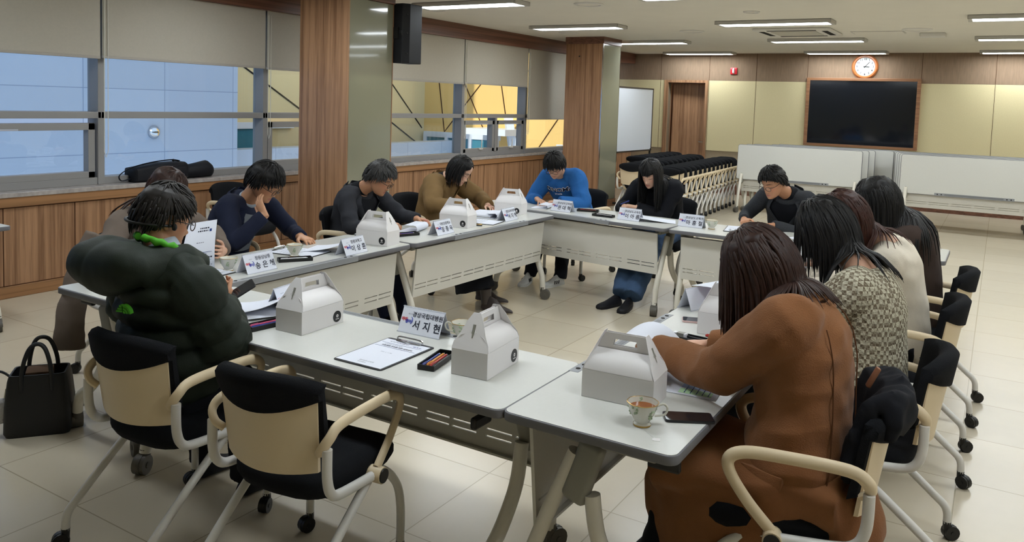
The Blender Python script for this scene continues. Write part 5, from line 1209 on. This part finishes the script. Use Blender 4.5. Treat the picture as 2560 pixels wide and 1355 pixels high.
# man in the blue sweatshirt
p = Fig('person in a blue lettered sweatshirt bending over the table', (-3.52, 7.0, .53), (-3.57, 6.74, 1.0), (-3.555, 6.585, 1.10), (280, 42, 0), 268, 6, '#CFA184', .98)
p.arm('R', (-3.68, 6.50, .77), (-.8, .4, -.6)); p.arm('L', (-3.43, 6.46, .77), (.8, .4, -.6))
p.body({'L': dict(d=(-.85, .1, -.1), n=(0, -.2, -1), curl=(30, 40, 25)), 'R': dict(d=(.7, -.5, -.1), n=(0, -.2, -1), curl=(30, 35, 25))})
p.top('sweatshirt', C_blue, .0085, (.007, 22, 6), 1.06, -.1, sleeves=(.088, .080, .072, .064, .052)); p.collar('neck_rib', C_blue, .075, .02)
p.torso_text('SONOMA', .064, M_card, .86, .036, 'chest_lettering_outline', .0038); p.torso_text('SONOMA', .064, C_navy, .86, .0375, 'chest_lettering', .0012); p.torso_text('STATE', .024, M_card, .755, .036, 'chest_lettering_small', .0006)
hr = p.cap(H_blk, .020, lambda a: float(np.interp(a, [0, 40, 60, 80, 100, 125, 180], [.030, .030, .015, .008, -.01, -.055, -.07]))) ; p.locks(H_blk, hr, 760, lambda a, e: .085, .005, grav=.15, swirl=.05, torso=False, off=.024, stick=True, lift=.03); p.glasses(M_thin, (.024, .020))
p.legs(C_black, ((-3.66, 6.58, .50), (-3.42, 6.60, .50)), ((-3.67, 6.39, .055), (-3.40, 6.48, .06)), fold=(.005, 30, 5))
for (x, y), dr in (((-3.67, 6.37), (.2, -1)), ((-3.40, 6.46), (-.25, -1))):
    sh = p.shoe((x, y, 0), dr, M_shoew, .28, M_shoew, .085, 'sneaker'); d = Vector((dr[0], dr[1], 0)).normalized(); w = Vector((-d.y, d.x, 0)); 
    for q in (-1, 1):
        for i in range(3):
            k = MB(); o = Vector((x, y, 0))+d*(.045+.026*i); k.tube([o+w*q*.038+Vector((0, 0, .024)), o+w*q*.033-d*.012+Vector((0, 0, .052))], .0055, 6); me = k.mesh('side_stripe'); obj('side_stripe', shift(me, p.org), M_black, sh)
    k = MB()
    for i in range(4): o = Vector((x, y, 0))+d*(.05+.022*i); k.tube([o-w*.022+Vector((0, 0, .072-.008*i)), o+Vector((0, 0, .085-.009*i)), o+w*.022+Vector((0, 0, .072-.008*i))], .003, 5)
    me = k.mesh('laces'); obj('laces', shift(me, p.org), M_card, sh)

def badge(p, t, ang, off=.012):
    q = p.surf(t, ang, off); n_ = (q-p.spine(t)).normalized(); sd = Vector((0, 0, 1)).cross(n_).normalized(); up = n_.cross(sd); M4 = frame4(q, sd, up)
    k = MB(); k.prism(rrect(.07, .036, .003, 2), -.004, .004, M4.to_3x3(), M4.translation); b = p.part('name_badge', k, M_card, smooth=False)
    k = MB(); k.prism(rrect(.066, .014, .001, 2, 0, .009), .004, .005, M4.to_3x3(), M4.translation); me = k.mesh('band', smooth=False); obj('band', shift(me, p.org), mat('badge_lime', '#B7CF2A', .5, .3) if 'badge_lime' not in MATS else MATS['badge_lime'], b)
    for nm, s_, sz, dy in (('badge_lettering', '경상남도교육청', .008, .009), ('badge_lettering', '· · ·  · ·', .010, -.008)):
        me = text_mesh('x', s_, sz, M_ink); me.transform(M4 @ Matrix.Translation((0, dy, .0055))); me.name = nm; obj(nm, shift(me, p.org), M_ink, b)

# woman in black
p = Fig('person with long black hair in a black buttoned jacket, writing', (-2.59, 7.0, .53), (-2.60, 6.76, .985), (-2.605, 6.605, 1.09), (262, 34, 4), 268, 7, '#D8AC92', .98)
p.arm('R', (-2.82, 6.56, .775), (-.7, .4, -.7)); p.arm('L', (-2.70, 6.53, .785), (.8, .5, -.6))
p.body({'R': dict(d=(.6, -.5, .05), n=(.4, .1, -1), curl=(40, 45, 30), thumb=.9, sc=.92), 'L': dict(d=(-.75, -.2, .12), n=(-.3, -.1, -1), curl=(40, 40, 25), thumb=.8, sc=.92)}, lip='#B2524E')
p.top('jacket', C_black, .0085, (.0055, 24, 7), 1.04, -.1, sleeves=(.082, .074, .066, .060, .050)); p.collar('turtleneck', C_black, .066, .06); badge(p, .58, -38)
for i in range(4): k = MB(); k.sphere(p.surf(.42+.13*i, -3, .008), .008, 8, 6); p.part('button', k, M_slot)
hr = p.cap(H_blk, .014, lambda a: float(np.interp(a, [0, 25, 45, 70, 100, 180], [.022, .024, .03, .0, -.09, -.11])), .002); p.locks(H_blk, hr, 460, lambda a, e: (.07 if a < 26 else 0 if a < 60 else .38), .006, grav=.5, off=.018)
p.legs(C_jean, ((-2.72, 6.55, .50), (-2.50, 6.55, .50)), ((-2.62, 6.12, .10), (-2.52, 6.10, .10)), r=(.095, .082, .078, .082)); p.shoe((-2.66, 6.09, 0), (-.35, -1), M_shoeb, .27, M_shoeb); p.shoe((-2.54, 6.08, 0), (.1, -1), M_shoeb, .27, M_shoeb)
pen('blue', 'blue pen held by the woman in the black jacket', (-2.81, 6.53, .815), 150, .15, 20)

# man with the yellow badge
p = Fig('person in a grey tweed jacket with a yellow name badge', (-1.47, 6.98, .53), (-1.46, 6.74, 1.0), (-1.545, 6.575, 1.095), (244, 26, 0), 262, 8, '#BE8A69', 1.0)
p.arm('R', (-1.76, 6.58, .77), (-.7, .4, -.7)); p.arm('L', (-1.50, 6.45, .765), (.8, .5, -.6))
p.body({'R': dict(d=(.3, -.8, -.05), n=(.3, 0, -1), curl=(35, 40, 25)), 'L': dict(d=(-.9, -.25, -.05), n=(0, -.2, -1), curl=(30, 40, 25))})
p.top('tweed_jacket', C_tweed, .0085, (.005, 24, 8), 1.02, -.1); p.front_patch('black_sweater', C_black, .34, .97, 10, 42); p.lapels(C_tweed, .42, .97, 50); p.collar('black_collar', C_black, .068, .045); badge(p, .52, -42, .014)
hr = p.cap(H_blk, .020, lambda a: float(np.interp(a, [0, 30, 60, 80, 100, 125, 180], [.058, .052, .028, .012, .0, -.05, -.07]))) ; p.locks(H_blk, hr, 760, .055, .005, grav=.02, swirl=.4, torso=False, off=.024, stick=True, lift=.07); p.glasses(M_frame, (.025, .018))
p.legs(C_black, ((-1.58, 6.55, .50), (-1.36, 6.55, .50)), ((-1.58, 6.45, .08), (-1.36, 6.45, .08))); p.shoe((-1.58, 6.44, 0), (0, -1), M_shoeb); p.shoe((-1.36, 6.44, 0), (0, -1), M_shoeb)

# woman in dark brown, far right
p = Fig('person with very long black hair in a dark brown coat', (-.37, 5.17, .53), (-.44, 5.12, 1.06), (-.58, 5.02, 1.185), (192, 30, 0), 184, 9, '#C79A80', .98)
p.arm('R', (-.86, 5.24, .77), (.3, .8, -.6), ts=.84); p.arm('L', (-.88, 4.96, .77), (.3, -.8, -.6), ts=.84)
p.body({'R': dict(d=(-.9, -.2, -.1), n=(0, 0, -1), sc=.92, **rest), 'L': dict(d=(-.9, .2, -.1), n=(0, 0, -1), sc=.92, **rest)}, .0055)
p.top('coat', C_brown, .0095, (.006, 22, 9), 1.06, -.14, sleeves=(.088, .078, .068, .06, .052))
hr = p.cap(H_blk, .016, lambda a: float(np.interp(a, [0, 25, 60, 100, 180], [.075, .07, .0, -.09, -.11])), .002); p.locks(H_blk, hr, 640, lambda a, e: .58 if a > 30 else .3, .0065, grav=.5, off=.018, back=.4)
p.legs(C_black, ((-.80, 5.27, .50), (-.80, 5.06, .50)), ((-.84, 5.27, .08), (-.84, 5.06, .08))); p.shoe((-.84, 5.27, 0), (-1, 0), M_shoeb); p.shoe((-.84, 5.06, 0), (-1, 0), M_shoeb)

# woman in the cream sweater
p = Fig('person with auburn brown hair in a cream sweater, head down', (-.38, 4.36, .53), (-.46, 4.31, 1.04), (-.64, 4.25, 1.16), (190, 36, 0), 184, 10, '#CFA48A', .98)
p.arm('R', (-.88, 4.45, .77), (.3, .8, -.6), ts=.84); p.arm('L', (-.90, 4.18, .77), (.3, -.8, -.6), ts=.84)
p.body({'R': dict(d=(-.9, -.2, -.1), n=(0, 0, -1), sc=.92, **rest), 'L': dict(d=(-.9, .2, -.1), n=(0, 0, -1), sc=.92, **rest)}, .0055)
p.top('sweater', C_cream, .0095, (.007, 20, 10), 1.06, -.14, sleeves=(.085, .078, .070, .062, .052))
hr = p.cap(H_red, .016, lambda a: float(np.interp(a, [0, 25, 60, 100, 180], [.075, .07, .0, -.09, -.11])), .002); p.locks(H_red, hr, 560, lambda a, e: .34 if a > 30 else .2, .0062, grav=.42, off=.018, wave=.06, back=.4)
p.legs(C_black, ((-.80, 4.45, .50), (-.80, 4.24, .50)), ((-.84, 4.45, .08), (-.84, 4.24, .08))); p.shoe((-.84, 4.45, 0), (-1, 0), M_shoeb); p.shoe((-.84, 4.24, 0), (-1, 0), M_shoeb)

# woman in the checked jacket
p = Fig('person with tied black hair in a yellow-brown checked tweed jacket', (-.40, 3.34, .53), (-.44, 3.37, 1.06), (-.59, 3.46, 1.195), (172, 36, 0), 178, 11, '#D3A58B', 1.0)
p.arm('R', (-.88, 3.62, .77), (.3, .8, -.6), ts=.84); p.arm('L', (-.86, 3.32, .77), (.3, -.8, -.6), ts=.84)
p.body({'R': dict(d=(-.9, -.2, -.1), n=(0, 0, -1), sc=.92, **rest), 'L': dict(d=(-.9, .2, -.1), n=(0, 0, -1), sc=.92, **rest)}, .005)
p.top('checked_jacket', ck, .0095, (.006, 20, 11), 1.06, -.22, sleeves=(.085, .078, .070, .062, .052))
hr = p.cap(H_blk, .015, lambda a: float(np.interp(a, [0, 25, 60, 100, 140, 180], [.07, .065, .01, -.055, -.10, -.11])), .002); p.locks(H_blk, hr, 900, lambda a, e: .22 if a < 100 else .36, .006, grav=.38, off=.022, amin=50, wave=.05, back=.5)
p.locks(H_blk, hr, 70, lambda a, e: .24 if 20 < a < 50 else 0, .004, grav=.55, off=.016, torso=False, name='side_strands')
p.legs(C_black, ((-.82, 3.44, .50), (-.82, 3.24, .50)), ((-.86, 3.44, .08), (-.86, 3.24, .08))); p.shoe((-.86, 3.44, 0), (-1, 0), M_shoeb); p.shoe((-.86, 3.24, 0), (-1, 0), M_shoeb)

# woman in the camel coat
p = Fig('person in a camel wool coat with brown hair, seen from behind', (-.50, 2.60, .53), (-.52, 2.63, 1.06), (-.645, 2.65, 1.165), (180, 38, 0), 184, 12, '#D0A085', 1.04)
p.arm('L', (-1.01, 2.72, .795), (.2, -.5, -1), .33, .32); p.arm('R', (-.90, 2.95, .78), (.3, .6, -.8))
p.body({'L': dict(d=(-.75, .55, .10), n=(-.2, .25, -.9), curl=(25, 35, 25), thumb=.2, sc=.95, spread=7), 'R': dict(d=(-.9, -.2, -.1), n=(0, 0, -1), sc=.92, **rest)}, .0043)
def skirt(k):
    rs = []
    for c, w_, h_ in (((-.34, 2.60, .50), .20, .10), ((-.50, 2.59, .52), .215, .11), ((-.75, 2.58, .53), .21, .10), ((-.90, 2.58, .50), .20, .12)): c = Vector(c); rs.append([c+Vector((0, w_*math.cos(R(a)), h_*math.sin(R(a)))) for a in range(0, 360, 15)])
    k.rings(rs); rs = []
    for z_, x0, x1 in ((.55, -.93, -.25), (.42, -.98, -.22), (.30, -.97, -.24), (.20, -.93, -.26)): rs.append([Vector(((x0+x1)/2+(x1-x0)/2*math.cos(R(a)), 2.58+.205*math.sin(R(a)), z_)) for a in range(0, 360, 15)])
    k.rings(rs)
p.top('coat', C_camel, .0085, (.0065, 24, 12), 1.08, -.16, sleeves=(.095, .085, .076, .066, .054))
k = MB(); skirt(k); me = remesh(k, .011, 3, (.010, 14, 21), 'coat_skirt'); obj('coat_skirt', shift(me, p.org), C_camel, p.t)
p.collar('coat_collar', C_camel, .082, .045)
M_seam = mat('seam_brown', '#5E3D27', .95, .1)
for a_, t0_, t1_ in ((180, .02, .95), (228, .0, .86), (132, .0, .86)): k = MB(); k.tube([p.surf(t0_+(t1_-t0_)*i/20, a_, .021) for i in range(21)], .0022, 5); p.part('back_seam', k, M_seam)
k = MB(); q = p.surf(.02, -62, .02); n_ = (q-p.spine(.02)).normalized(); M4 = frame4(q, Vector((0, 0, 1)).cross(n_), n_.cross(Vector((0, 0, 1)).cross(n_))); k.prism(rrect(.16, .062, .006, 2), -.012, .008, M4.to_3x3(), M4.translation); p.part('pocket_flap', k, C_camel, bevel=.003)
hr = p.cap(H_brn, .016, lambda a: float(np.interp(a, [0, 25, 60, 100, 180], [.075, .07, .0, -.09, -.11])), .002); p.locks(H_brn, hr, 1000, lambda a, e: .24 if a > 110 else .31 if a > 30 else .26, .0062, grav=.42, off=.022, wave=.03, back=.5)
p.legs(C_black, ((-.84, 2.63, .47), (-.84, 2.54, .47)), ((-.95, 2.66, .08), (-.93, 2.50, .08)), r=(.07, .055, .055, .055)); p.shoe((-.95, 2.66, 0), (-1, 0), M_shoeb, .27, None, .12, 'boot'); p.shoe((-.93, 2.50, 0), (-1, 0), M_shoeb, .27, None, .12, 'boot')

# black jacket hung over the back of her chair
t = thing('folded_jacket', 'black jacket with a tan zip tab over the camel woman\'s chair back', 'jacket', (-.29, 2.56, .55))
a_ = R(107); Mc = Matrix.Rotation(a_, 4, 'Z'); k = MB(); rs = []
for i in range(15):
    u = -.225+.36*i/14; bulge = .012*math.sin(i*1.7)+.008*math.sin(i*.9); lo = .60+.05*math.sin(i*.8)
    pr = [(.065+bulge, lo), (.075+bulge, .70), (.07, .80), (.05, .845+bulge*.5), (.0, .865+bulge), (-.035, .845), (-.05, .78), (-.045, .735+.02*math.sin(i*1.3)), (-.015, .74), (.0, .81), (.02, .83), (.035, .78), (.03, .70), (.03, lo)]
    rs.append([Mc @ Vector((u, -.262+.085*(u/.225)**2-.16*(z-.5)+y, z)) + Vector((-.52+.29, 2.62-2.56, -.55)) for y, z in pr])
k.rings(rs); me = remesh(k, .008, 2, (.010, 30, 77), 'cloth'); obj('cloth', me, C_black, t)
k = MB(); q = Mc @ Vector((-.02, -.235, .86))+Vector((-.23, .06, -.55)); k.box(q, (.024, .014, .07), Mc.to_3x3() @ rotM('X', 25)); k.build('zip_tab', mat('tab_tan', '#8E5F45', .6, .3), t, bevel=.004)
